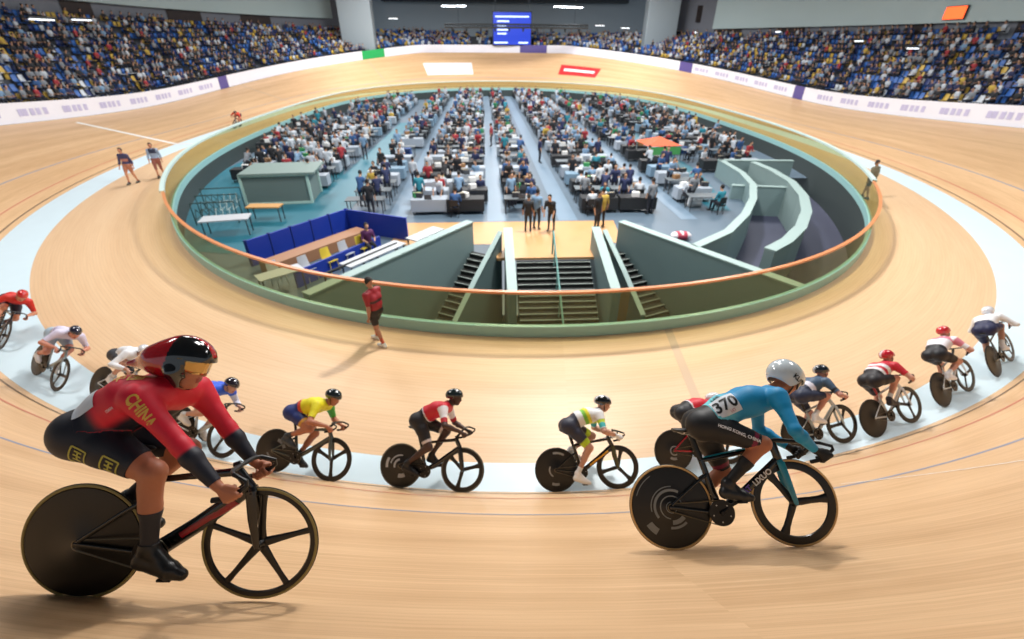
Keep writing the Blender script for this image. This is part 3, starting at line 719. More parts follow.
tr_ = empty('lighting_truss', loc=(4.9, 84, 8.6), label='long black lighting truss hung in front of the scoreboard', cat='truss'); mb = MB(); km = mat('truss_black', (26, 30, 32), .5)
for dy, dz in ((-.2, -.2), (.2, -.2), (0, .2)): mb.sweep([(-11.2, dy, dz), (11.2, dy, dz)], .13, .13, km, side=(0, 0, 1), n=6)
for i in range(30):
    x = -11.2 + i * .75; mb.sweep([(x, -.2, -.2), (x + .37, 0, .2), (x + .75, .2, -.2)], .06, .06, km, n=5)
mb.build('truss_frame', tr_)
for x in np.arange(-10, 10.5, 2.2): MB().lathe([(0, -.3), (.12, -.28), (.16, .1), (0, .12)], (x, 0, -.45), 'z', km, 10).build('spotlight', tr_)
for x in (-9, 9): MB().box((x, 0, 3.9), (.05, .05, 7.8), km).build('cable', tr_)
# lamps
def tube_lamp(p, L, rz, lab, e=14, w=.35, group=None):
    r = empty('ceiling_lamp', loc=p, rz=rz, label=lab, cat='lamp', group=group)
    MB().box((0, 0, .1), (L + .2, w + .12, .14), mat('lamp_housing', (60, 64, 66), .5)).build('housing', r)
    MB().box((0, 0, 0), (L, w, .08), mat('lamp_glow_%d' % int(e * 10), (255, 255, 255), .4, emit=((236, 246, 255), e))).build('tube', r)
tube_lamp((-4.7, 84, 11.1), 3.6, -.1, 'bright white lamp bank above and left of the scoreboard', w=.9); tube_lamp((12.8, 84, 11.1), 4.6, .35, 'bright white lamp bank above and right of the scoreboard', w=.9)
for p, n_ in (((-14, 84, 9.45), 'left of the scoreboard beside the left pier'), ((17.9, 84, 8.75), 'right of the scoreboard'), ((22.0, 84, 8.45), 'beside the right pier')): tube_lamp(p, 1.3, 0, 'small warm lamp hanging ' + n_, e=2.0)
for p, n_ in (((-32, 41, 7.6), 'at the top left'), ((-36.0, 50.5, 7.9), 'over the left stand, farther in'), ((36.3, 50.2, 6.65), 'over the right stand, middle one'), ((36., 43, 6.1), 'over the right stand, nearest'), ((34, 61, 7.6), 'over the right stand, farther along'), ((30.6, 77, 7.8), 'over the right stand, beside the pier')):
    tube_lamp(p, 1.6, 1.3, 'slim tube lamp ' + n_, e=2.2, w=.2)
om = mat('orange_led', (255, 96, 40), .5, emit=((255, 92, 40), 1.6))
for p, rz, lab, w in ((A3(36.0, 45, 8.5), -1.45, 'orange lit sign on the right hand fascia', 2.2), (A3(-38.2, 47, 10.25), 1.6, 'orange lit sign on the left hand fascia', 1.6)):
    pass
def sign(s, z, w, h, lab, off):
    p, T, o, n = track(s, bw_(s) + TW); q = p + o * off; q[2] = z; r = empty('lit_sign', loc=q, rz=math.atan2(T[1], T[0]), label=lab, cat='sign')
    MB().box((0, .02, 0), (w + .12, .1, h + .12), mat('sign_case', (60, 40, 36), .5)).build('case', r)
    MB().box((0, .09, 0), (w, .05, h), om).build('panel', r)
sign(53.5, 8.85, 2.1, .95, 'orange lit sign on the right hand fascia', DB - .45); sign(150.5, 11.0, 1.6, .7, 'orange lit sign on the left hand fascia', DB - .55)
# ------------------------------------------------------------------ people of the crowd, seats, tables
CM = mat('crowd_cloth', (120, 120, 120), .75, attr='Col', objcol=True)
def crowd_mesh(pose_, vox=.03):
    B = Body(); sit = pose_ == 'sit'; hz = .52 if sit else .93; lean = {'sit': .05, 'stand': 0., 'bend': .28, 'work': .12}[pose_]
    H = A3(0, 0, hz); S = A3(lean, 0, hz + .47 if pose_ != 'bend' else hz + .4)
    B.cap(H - A3(0, .06, 0), H + A3(0, .06, 0), .12, .12, 'leg', .04); B.cap(H, H * .4 + S * .6, .14, .15, 'torso', .05); B.cap(S - A3(0, .1, .06), S + A3(0, .1, -.06), .12, .12, 'torso', .05); B.cap(S - A3(0, .17, 0), S + A3(0, .17, 0), .065, .065, 'torso', .04)
    hd = S + A3(.05 + lean * .3, 0, .22); B.cap(S, hd, .055, .055, 'skin', .02); B.ell(hd + A3(0, 0, .02), np.eye(3), A3(.095, .08, .115), 'skin', .02); B.ell(hd + A3(-.02, 0, .05), np.eye(3), A3(.1, .088, .105), 'hair', .01)
    B.cap(hd + A3(.09, 0, 0), hd + A3(.105, 0, -.02), .014, .014, 'skin', .01)
    for e in (-1, 1):
        sh = S + A3(0, e * .19, -.01)
        if pose_ == 'sit': el = sh + A3(.08, e * .05, -.27); wr = el + A3(.22, -e * .08, -.02)
        elif pose_ == 'stand': el = sh + A3(-.02, e * .06, -.29); wr = el + A3(.06, 0, -.25)
        elif pose_ == 'work': el = sh + A3(.1, e * .05, -.26); wr = el + A3(.22, -e * .06, .04)
        else: el = sh + A3(.08, e * .03, -.28); wr = el + A3(.1, -e * .03, -.24)
        B.cap(sh, el, .055, .045, 'torso', .03); B.cap(el, wr, .042, .03, 'skin', .02); B.cap(wr, wr + (wr - el) * .3, .035, .025, 'skin', .02)
        hp = H + A3(0, e * .09, 0)
        if sit: kn = hp + A3(.42, e * .03, .0); an = kn + A3(.02, 0, -.44)
        else: kn = hp + A3(.03, e * .02, -.43); an = hp + A3(-.01, e * .03, -.86)
        B.cap(hp, kn, .09, .06, 'leg', .03); B.cap(kn, an, .058, .038, 'leg', .02); B.cap(an, an + A3(.15, 0, -.035), .04, .035, 'hair', .02)
    V, F = B.mesh(vox); t = B.tags(V); C = np.zeros((len(V), 4)); C[:, :3] = LIN(40, 42, 52); C[t == 'skin', :3] = LIN(196, 150, 122); C[t == 'hair', :3] = LIN(30, 26, 26); C[t == 'torso', 3] = 1.
    me = bpy.data.meshes.new('person_' + pose_); me.from_pydata(V.tolist(), [], F.tolist()); me.materials.append(CM)
    a = me.color_attributes.new('Col', 'FLOAT_COLOR', 'POINT'); a.data.foreach_set('color', C.astype(np.float32).ravel()); me.update(); me.shade_smooth(); return me, V, F, C
LIN = lambda *c: np.array(s2l(c))
CMESH = {p: crowd_mesh(p) for p in ('sit', 'stand', 'bend', 'work')}
STUFFMESH = {p: crowd_mesh(p, .06) for p in ('sit', 'stand', 'bend', 'work')}
SH = {'white': (190, 198, 208), 'black': (32, 34, 40), 'navy': (34, 44, 84), 'red': (156, 44, 54), 'blue': (50, 88, 140), 'grey': (126, 132, 140), 'yellow': (190, 160, 70), 'green': (40, 130, 90), 'pale blue': (120, 152, 184), 'teal': (40, 130, 150)}
def px(p):     # where a world point shows in the photograph's frame, only used to decide what is in view
    d = np.array(p, float) - A3(0, 0, 6.2926); cy, sy = math.cos(.0525), math.sin(.0525); x = d[0] * cy - d[1] * sy; y = d[0] * sy + d[1] * cy; z = d[2]; c, s = math.cos(.5453), math.sin(.5453)
    zc = y * c - z * s; return (512 + 455 * x / zc, 319.5 - 455 * (y * s + z * c) / zc, zc) if zc > .1 else (-999, -999, -1)
inview = lambda p, m=12: (lambda q: q[2] > 0 and -m < q[0] < 1024 + m and -m < q[1] < 639 + m)(px(p))
PEOPLE = []; rng = random.Random(5)
def pick(d):
    r = rng.random() * sum(d.values())
    for k, v in d.items():
        r -= v
        if r <= 0: return k
    return k
# --- tables in rows on the infield
def inside_gl(x, y, m=1.2):
    P = np.array(GI); d = np.hypot(P[:, 0] - x, P[:, 1] - y); i = d.argmin(); th = at(GL, i * .5)[2]; return ((x - P[i, 0]) * -math.sin(th) + (y - P[i, 1]) * math.cos(th)) > m
def table_mesh(topc, clothed):
    mb = MB(); t = mat('table_%d_%d_%d' % topc, topc, .6); lg = mat('table_leg', (60, 64, 68), .5)
    mb.box((0, 0, .73), (1.8, .75, .04), t)
    for x in (-.82, .82):
        for y in (-.32, .32): mb.box((x, y, .355), (.04, .04, .71), lg)
    if clothed: mb.box((0, .382, .45), (1.8, .012, .56), t).box((0, -.382, .45), (1.8, .012, .56), t).box((-.906, 0, .45), (.012, .75, .56), t).box((.906, 0, .45), (.012, .75, .56), t)
    return mb.mesh('folding_table', False)
TM = {'white cloth': table_mesh((158, 168, 180), True), 'black cloth': table_mesh((34, 36, 40), True), 'grey top': table_mesh((98, 106, 112), False), 'pale blue cloth': table_mesh((116, 144, 166), True)}
def crate_mesh(c):
    mb = MB(); m = mat('case_%d_%d_%d' % c, c, .5); k = mat('case_trim', (150, 154, 158), .4, .5); mb.box((0, 0, .24), (.7, .42, .48), m)
    for z in (.02, .30, .46): mb.box((0, 0, z), (.715, .435, .02), k)
    mb.box((0, .22, .38), (.12, .02, .03), k).box((0, -.22, .38), (.12, .02, .03), k)
    return mb.mesh('equipment_case', False)
CRM = {'black': crate_mesh((28, 30, 34)), 'white': crate_mesh((216, 220, 224)), 'blue': crate_mesh((36, 84, 160)), 'red': crate_mesh((176, 40, 46))}
def laptop_mesh():
    mb = MB(); m = mat('laptop_grey', (70, 74, 80), .4); s = mat('laptop_screen', (140, 170, 200), .3, emit=((120, 150, 190), .25)); mb.box((0, 0, .01), (.34, .24, .02), m).box((0, .13, .12), (.34, .015, .22), m).box((0, .121, .12), (.31, .004, .19), s); return mb.mesh('laptop', False)
LPM = laptop_mesh()
def box_mesh(c): return MB().box((0, 0, .11), (.36, .26, .22), mat('carton_%d_%d_%d' % c, c, .7)).box((0, 0, .222), (.37, .05, .006), mat('carton_tape', (190, 176, 140), .4)).mesh('carton', False)
BXM = {'white': box_mesh((226, 228, 230)), 'brown': box_mesh((150, 112, 76)), 'dark': box_mesh((46, 48, 54)), 'green': box_mesh((50, 140, 84))}
def chair_mesh():
    mb = MB(); m = mat('chair_black', (30, 32, 36), .5); mb.box((0, 0, .45), (.42, .42, .035), m).box((-.2, 0, .7), (.03, .4, .3), m)
    for x in (-.18, .18):
        for y in (-.18, .18): mb.box((x, y, .22), (.025, .025, .44), m)
    for y in (-.18, .18): mb.box((-.2, y, .6), (.025, .025, .3), m)
    return mb.mesh('folding_chair', False)
CHM = chair_mesh()
def put(me, nm, loc, rz, label, cat, group, col=None, sc=1.):
    o = bpy.data.objects.new(nm, me); COL.objects.link(o); o.location = loc; o.rotation_euler = (0, 0, rz); o.scale = (sc, sc, sc)
    if col is not None: o.color = tuple(col) + (1,)
    return tag(o, label, cat, group)
blocks = [(-6.0, 1), (-2.9, 1), (-1.05, 1), (1.75, 1), (5.4, 1), (7.3, 1)]
TABLES = []
extra = [(-18.2, 38), (-16.3, 33), (-14.3, 28), (-12.2, 29.5), (-10.1, 26.5), (10.9, 22), (15.0, 30.3), (17.1, 30.3), (19.2, 36), (21.0, 44), (-20, 44)]
y = 22.2; ri = 0
while y < 86:
    zone = 'near the stairs' if y < 34 else 'mid infield' if y < 58 else 'at the far end'
    for bx_, y0 in blocks + extra:
        x = bx_ - .5 * (y - 20) / 66 + rng.uniform(-.12, .12)
        if y < y0 or not inside_gl(x - .9, y) or not inside_gl(x + .9, y) or rng.random() < .03: continue
        if bx_ in (5.4,) and y < 22: continue
        t = pick({'white cloth': 2.2, 'black cloth': 4, 'grey top': 4, 'pale blue cloth': 1}); rz = rng.uniform(-.05, .05)
        TABLES.append((x, y, rz, t, zone))
        for i in range(2 if y < 50 else 1):
            if rng.random() < .6:
                c = pick({'white': 3, 'brown': 1, 'dark': 3, 'green': .7}); put(BXM[c], 'carton', (x + rng.uniform(-.65, .65), y + rng.uniform(-.15, .2), Z0 + .751), rng.uniform(-.6, .6), '%s box on an infield table %s' % (c, zone), 'box', '%s boxes on the infield tables %s' % (c, zone))
        if rng.random() < .4 and y < 60: put(LPM, 'laptop', (x + rng.uniform(-.1, .1), y - .2, Z0 + .751), rng.uniform(-.2, .2) + math.pi, 'open grey laptop on an infield table, ' + zone, 'laptop', 'laptops ' + zone)
        if rng.random() < .35:
            c = pick({'black': 3, 'white': 1.5, 'blue': 1, 'red': .6}); put(CRM[c], 'equipment_case', (x + rng.uniform(-.5, .5), y + .72, Z0), rng.uniform(-.2, .2), '%s equipment case on the floor %s' % (c, zone), 'case', '%s cases %s' % (c, zone))
        for dx in (-.5, .45):
            if rng.random() < .86:
                p = pick({'sit': 4, 'stand': 2, 'work': 3, 'bend': 1}); fc = rng.choice((math.pi / 2, -math.pi / 2)) + rng.uniform(-.5, .5); yy = y + (-.62 if math.sin(fc) > 0 else .7)
                PEOPLE.append(((x + dx + rng.uniform(-.1, .1), yy, Z0), fc, p, pick({'white': 4, 'black': 4, 'navy': 2.5, 'red': 1.3, 'blue': 1.2, 'grey': 2, 'yellow': .3, 'green': .5, 'pale blue': 2.5, 'teal': .7}), 'at the infield tables, ' + zone))
                if p == 'sit' and y < 60: put(CHM, 'folding_chair', (x + dx, yy, Z0), fc, 'black folding chair at an infield table, ' + zone, 'chair', 'folding chairs ' + zone)
    y += 1.6 + (y - 22) * .006; ri += 1
TABLES.sort(key=lambda a: a[0] ** 2 + a[1] ** 2); TABLES = [a for a in TABLES if inview((a[0], a[1], Z0))]
for x, y, rz, t, zone in TABLES[:290]: put(TM[t], 'folding_table', (x, y, Z0), rz, 'infield folding table with a %s, %s' % (t, zone), 'table', 'tables with a %s, %s' % (t, zone))
# people in the aisles and on the landing
for p in (((1.7, 19.3), 'stand', 'black'), ((2.1, 19.6), 'stand', 'pale blue'), ((2.75, 19.4), 'bend', 'black'), ((4.75, 19.3), 'stand', 'black'), ((5.05, 19.7), 'stand', 'yellow'), ((-4.3, 27), 'stand', 'white'), ((3.6, 33), 'stand', 'navy'), ((.3, 39), 'stand', 'red'), ((-11.5, 27.5), 'stand', 'red'), ((-10.6, 28.8), 'stand', 'white'), ((-12.2, 30), 'stand', 'navy'), ((-9.8, 26), 'stand', 'red'), ((-11.8, 33), 'stand', 'white'), ((-9.4, 31), 'work', 'red'), ((-13, 31.5), 'stand', 'navy'), ((-13.6, 34), 'stand', 'white'), ((-10.8, 35), 'stand', 'navy'), ((-8.8, 34.5), 'stand', 'pale blue')):
    PEOPLE.append(((p[0][0], p[0][1], Z0 + .012), rng.uniform(-3, 3), p[1], p[2], 'standing in the open infield' if p[0][1] > 21 else 'standing on the wooden landing'))
# spectators and seats in the stands
SEATS = []
side_far = lambda s: 80 < s < 118
for k in range(NR):
    s = SS[0] + 1
    while s < SS[1] - 1:
        p, T, o, n = track(s, bw_(s) + TW); q = p + o * (1.3 + TR * k + .45); q[2] = row(s, k)
        fac = (LEN and 1.); step = .56 * 1. ; 
        kap = at(BAND, s)[3]; s += step / (1 + kap * (TW * .8 + 1.7 + TR * k))
        if (side_far(s) and abs(q[0] - 4.5) < 3.9 and q[1] > 86): continue
        if (int(s / 9.5) != int((s - .9) / 9.5)) or not inview(q + A3(0, 0, .5)): continue
        side = 'left' if s > 118 else 'right' if s < 79 else 'far'
        fc = math.atan2(-o[1], -o[0]); occ = rng.random() < (.5 if side != 'far' else .35)
        if occ: PEOPLE.append(((q[0], q[1], q[2] - .02), fc + rng.uniform(-.3, .3), 'sit', pick({'white': 2.2, 'black': 5, 'navy': 2.2, 'red': .8, 'blue': 1, 'grey': 3, 'yellow': .3, 'pale blue': .8}), 'seated in the %s stand' % side))
        SEATS.append((tuple(q), fc, pick({'blue': 5, 'yellow': 2.2, 'white': 1.4, 'navy': 2}), side))
sc = {'blue': (48, 100, 176), 'yellow': (206, 172, 76), 'white': (206, 212, 220), 'navy': (30, 50, 110)}
def seat_mesh():
    mb = MB(); m = mat('seat_plastic', (40, 100, 190), .45, objcol=True); mb.sweep([(.2, 0, .43), (.05, 0, .41), (-.14, 0, .42), (-.2, 0, .5), (-.24, 0, .66), (-.27, 0, .84)], [.2, .215, .22, .22, .215, .19], .018, m, n=8).box((-.08, 0, .2), (.05, .3, .4), m); return mb.mesh('stadium_seat')
SM = seat_mesh(); cam = A3(0, 0, 6.29); dist = lambda p: np.linalg.norm(np.array(p) - cam)
SEATS.sort(key=lambda a: dist(a[0]))
for p, rz, c, side in SEATS[:300]: put(SM, 'stadium_seat', p, rz, '%s plastic seat in the near part of the %s stand' % (c, side), 'seat', '%s seats in the near part of the %s stand' % (c, side), col=s2l(sc[c]))
def merge(nm, items, label, cat, mt):
    """items: (V, F, C(rgba), pos, rz) joined into one mesh"""
    VV = []; FF = []; CC = []; o = 0
    for V, F, C, p, rz in items:
        c, s = math.cos(rz), math.sin(rz); VV.append(V @ np.array([[c, s, 0], [-s, c, 0], [0, 0, 1]]) + np.array(p)); FF.append(F + o); CC.append(C); o += len(V)
    V = np.vstack(VV); F = np.vstack(FF); C = np.vstack(CC); me = bpy.data.meshes.new(nm); me.vertices.add(len(V)); me.vertices.foreach_set('co', V.ravel().astype(np.float32)); k = F.shape[1]
    me.loops.add(F.size); me.loops.foreach_set('vertex_index', F.ravel().astype(np.int32)); me.polygons.add(len(F)); me.polygons.foreach_set('loop_start', np.arange(0, F.size, k, dtype=np.int32)); me.update(calc_edges=True)
    a = me.color_attributes.new('Col', 'FLOAT_COLOR', 'POINT'); a.data.foreach_set('color', C.astype(np.float32).ravel()); me.materials.append(mt); me.validate()
    ob = bpy.data.objects.new(nm, me); COL.objects.link(ob); return tag(ob, label, cat, kind='stuff')
SVm = MB(); dm_ = mat('seat_plastic', (40, 100, 190)); SVm.box((-.02, 0, .43), (.4, .42, .04), dm_).box((-.23, 0, .64), (.04, .42, .42), dm_)
SV = np.array(SVm.v); SF = np.array(SVm.f)
merge('stadium_seats', [(SV, SF, np.tile(np.append(s2l(sc[c]), 1.), (len(SV), 1)), p, rz) for p, rz, c, side in SEATS[300:]], 'rows of blue, yellow and white seats in the farther parts of the stands', 'seats', mat('seat_plastic_mixed', (40, 100, 190), .45, attr='Col'))
PEOPLE = [p for p in PEOPLE if inview(p[0])]; PEOPLE.sort(key=lambda a: dist(a[0]))
NI = 285
for p, rz, po, c, where in PEOPLE[:NI]:
    what = {'sit': 'seated person', 'stand': 'standing person', 'work': 'person reaching forward', 'bend': 'person bending forward'}[po]
    w2 = where.replace('seated in', 'in').replace('standing on', 'on').replace('standing in', 'in')
    put(CMESH[po][0], 'person', p, rz, '%s in a %s top %s' % (what, c, w2), 'person', '%s in %s %s' % ({'sit': 'seated people', 'stand': 'standing people', 'work': 'reaching people', 'bend': 'bending people'}[po], c, w2), col=s2l(SH[c]), sc=rng.uniform(.95, 1.04))
def stf(po, c):
    _, V, F, C = STUFFMESH[po]; C = C.copy(); m = C[:, 3] > .5; C[m, :3] = s2l(SH[c]); C[:, 3] = 1; return V, F, C
SCm = mat('crowd_far', (120, 120, 120), .75, attr='Col')
rest = PEOPLE[NI:]
for nm, key, lab in (('crowd', 'infield', 'distant crowd among the far infield tables'), ('crowd', 'left stand', 'seated crowd filling the left stand'), ('crowd', 'right stand', 'seated crowd filling the right stand'), ('crowd', 'far stand', 'seated crowd in the low stand at the far end')):
    it = [stf(p[2], p[3]) + (p[0], p[1]) for p in rest if key in p[4]]
    if it: merge(nm, it, lab, 'crowd', SCm)
tc_ = {'white cloth': (158, 168, 180), 'black cloth': (34, 36, 40), 'grey top': (98, 106, 112), 'pale blue cloth': (116, 144, 166)}; q_ = MB().box((0, 0, .73), (1.8, .75, .04), road).box((0, .36, .4), (1.8, .02, .7), road).box((0, -.36, .4), (1.8, .02, .7), road); QV = np.array(q_.v); QF = np.array(q_.f)
if len(TABLES) > 290: merge('folding_tables', [(QV, QF, np.tile(np.append(s2l(tc_[t]), 1.), (len(QV), 1)), (x, y, Z0), rz) for x, y, rz, t, zone in TABLES[290:]], 'the farthest folding tables of the infield rows', 'tables', mat('table_far', (120, 120, 120), .6, attr='Col'))
print('people', len(PEOPLE), 'seats', len(SEATS))
# --- blue walled booth on the left of the stairs
bt = empty('blue_booth', label='open booth of dark blue partition walls with a wooden bench, left of the stairs', cat='booth'); bl_ = mat('booth_blue', (18, 52, 158), .5, noise=.05, nscale=2.)
P_ = [(-8.9, 16.1), (-6.25, 19.75), (-3.45, 18.5)]
def seg(a, b, z0, z1, t, m, nm, par): 
    a = A3(*a); b = A3(*b); d = b - a; L = np.linalg.norm(d[:2]); return MB().box(((a + b) / 2)[:2].tolist() + [(z0 + z1) / 2], (L, t, z1 - z0), m, rz=math.atan2(d[1], d[0])).build(nm, par, bevel=.01)
seg(P_[0], P_[1], Z0, .1, .08, bl_, 'long_wall', bt); seg(P_[1], P_[2], Z0, .1, .08, bl_, 'end_wall', bt)
MB().box((-6.75, 17.1, Z0 + .22), (4.4, .7, .44), mat('bench_wood', (160, 116, 84), .55), rz=.925).build('bench', bt, bevel=.01)
for q in np.arange(0, 1.01, .2): 
    a = A3(-8.9, 16.1, 0) * (1 - q) + A3(-6.25, 19.75, 0) * q; MB().box((a[0], a[1], -.39), (.1, .1, 1.04), mat('booth_post', (14, 40, 120), .5)).build('post', bt)
fl_ = empty('low_partition', label='low dark blue partition with a black rail between the booth and the stair wall', cat='partition')
seg((-6.6, 14.2), (-4.4, 17.5), Z0, -.3, .07, bl_, 'panel', fl_); MB().sweep([(-5.4, 13.7, -.15), (-3.5, 16.3, -.15)], .05, .05, mat('rail_black', (24, 26, 30), .5), n=8).build('rail', fl_)
for q in (0, .5, 1): MB().sweep([(-5.4 + 1.9 * q, 13.7 + 2.6 * q, Z0), (-5.4 + 1.9 * q, 13.7 + 2.6 * q, -.15)], .03, .03, mat('rail_black', (24, 26, 30), .5), n=6).build('post', fl_)
wt = mat('white_plastic', (186, 190, 196), .5); yl = mat('yellow_plastic', (214, 190, 60), .5)
for i, (x, y_, c, w) in enumerate([(-6.6, 15.0, wt, 1), (-6.05, 15.7, yl, 0), (-5.6, 16.35, wt, 1), (-5.1, 16.9, yl, 0), (-7.5, 14.6, wt, 1)]):
    r = empty('plastic_chair', loc=(x + .25, y_ - .15, Z0), rz=-.6, label='%s plastic chair by the low blue partition, %s' % ('white' if w else 'yellow', ('nearest the glass but one', 'the nearer of two yellow', 'between two yellow chairs', 'farther of two yellow', 'nearest the glass')[i]), cat='chair')
    MB().sweep([(.2, 0, .45), (0, 0, .43), (-.16, 0, .45), (-.22, 0, .6), (-.26, 0, .85)], [.2, .21, .21, .2, .18], .018, c, n=8).build('seat', r)
    for a, b in ((-.16, -.16), (-.16, .16), (.16, -.16), (.16, .16)): MB().sweep([(a, b, .43), (a * 1.2, b * 1.2, 0)], .015, .015, c, n=6).build('leg', r)
for x, y_, L, rz, lab in ((-4.15, 15.4, 2.6, .94, 'long white table along the left stair wall, nearer the glass'), (-2.55, 17.3, 1.6, .94, 'white table along the left stair wall, next to the landing'), (-6.9, 13.9, 1.4, .7, 'white table just inside the glass left of the stairs')):
    r = empty('long_table', loc=(x, y_, Z0), rz=rz, label=lab, cat='table'); MB().box((0, 0, .74), (L, .6, .04), wt).build('table_top', r, bevel=.005)
    for a in (-1, 1):
        for b in (-1, 1): MB().box((a * (L / 2 - .08), b * .24, .36), (.04, .04, .72), mat('table_leg', (60, 64, 68), .5)).build('leg', r)
put(CMESH['sit'][0], 'person', (-4.75, 17.0, Z0), -1., 'seated person in a purple and red top inside the blue booth', 'person', None, col=s2l((90, 40, 90)))
# --- team cabin and gear at the left of the infield
tc = empty('team_cabin', loc=(-10.9, 24.9, Z0), rz=.1, label='grey team cabin with pale frame edges at the left of the infield', cat='cabin'); gm_ = mat('cabin_grey', (104, 120, 118), .5, noise=.05, nscale=1.); fm_ = mat('cabin_frame', (176, 206, 198), .4)
MB().box((0, 0, .75), (3.2, 2.2, 1.5), gm_).build('body', tc, bevel=.03)
MB().box((.2, 0, 1.56), (3.6, 2.5, .1), mat('cabin_roof', (120, 140, 136), .5)).build('roof', tc)
for x in (-1.6, 1.6):
    for y_ in (-1.1, 1.1): MB().box((x, y_, .78), (.12, .12, 1.56), fm_).build('corner_post', tc)
for z in (.08, 1.48): MB().box((0, -1.12, z), (3.3, .06, .12), fm_).build('frame_rail', tc); 
r = empty('long_table', loc=(-10.4, 21.3, Z0), rz=.0, label='table with an orange brown top in front of the grey team cabin', cat='table'); MB().box((0, 0, .7), (1.5, .6, .06), mat('brown_top', (196, 146, 84), .5)).build('table_top', r)
for a in (-1, 1):
    for b in (-1, 1): MB().box((a * .68, b * .24, .34), (.04, .04, .68), mat('table_leg', (60, 64, 68), .5)).build('leg', r)
r = empty('long_table', loc=(-11.3, 19.5, Z0), rz=.2, label='white table behind the glass at the left of the infield', cat='table'); MB().box((0, 0, .74), (1.9, .8, .05), wt).build('table_top', r)
for a in (-1, 1):
    for b in (-1, 1): MB().box((a * .85, b * .32, .36), (.04, .04, .72), mat('table_leg', (60, 64, 68), .5)).build('leg', r)
for i, (x, y_) in enumerate([(-12.5, 20.9), (-12.9, 22.1), (-13.3, 23.3)]):      # bicycle racks with hanging dark frames
    r = empty('bicycle_rack', loc=(x, y_, Z0), rz=.15, label='dark bicycle rack by the glass left of the cabin, %s' % ('nearest the camera', 'middle of three', 'farthest of three')[i], cat='rack'); mb = MB(); m = mat('rack_dark', (40, 62, 60), .5); m2 = mat('rack_pale', (170, 186, 186), .4)
    mb.sweep([(-.9, 0, 0), (-.9, 0, 1.0), (.9, 0, 1.0), (.9, 0, 0)], .03, .03, m, n=6); mb.build('frame', r)
    for q in np.arange(-.7, .8, .28):
        MB().sweep([(q, -.35, .35), (q, -.1, .75), (q, .35, .35), (q, -.35, .35)], .02, .02, m2 if q > 0 else m, side=(1, 0, 0), n=6).build('hook', r)
r = empty('sunshade', loc=(11.9, 33.0, Z0), rz=.1, label='orange and green canopy tent at the right of the infield', cat='tent')
MB().add([(-1.2, -1.2, 1.3), (1.2, -1.2, 1.3), (1.2, 1.2, 1.3), (-1.2, 1.2, 1.3), (0, 0, 1.75)], [(0, 1, 4), (1, 2, 4), (2, 3, 4), (3, 0, 4), (3, 2, 1, 0)], mat('orange_canopy', (206, 88, 40), .6)).build('canopy', r, smooth=False)
for a in (-1.1, 1.1):
    for b in (-1.1, 1.1): MB().box((a, b, .65), (.05, .05, 1.3), m2).build('pole', r)
MB().box((0, -1.2, 1.0), (2.2, .03, .5), mat('green_cloth', (80, 160, 90), .6)).build('side_panel', r)
b_ = empty('road_barrier', loc=(9.6, 18.0, Z0), rz=.0, label='red and white bag beside the inner ramp wall', cat='bag')
MB().sweep([(-.6, 0, .2), (-.45, 0, .25), (0, 0, .28), (.45, 0, .25), (.6, 0, .2)], [.12, .24, .26, .24, .12], [.12, .2, .24, .2, .12], mat('pale_bag', (224, 214, 220), .6)).build('body', b_); MB().sweep([(-.3, 0, .26), (.3, 0, .26)], .27, .245, mat('red_bag', (176, 60, 80), .6)).build('red_band', b_)
b_.name = 'kit_bag'; b_.location = (8.2, 18.2, Z0); b_.scale = (.7, .9, .7)
# people on the safety zone outside the glass
def walker(loc, rz, po, shirt, label, sc=1.):
    o = put(CMESH[po][0], 'person', loc, rz, label, 'person', None, col=s2l(shirt), sc=sc); return o
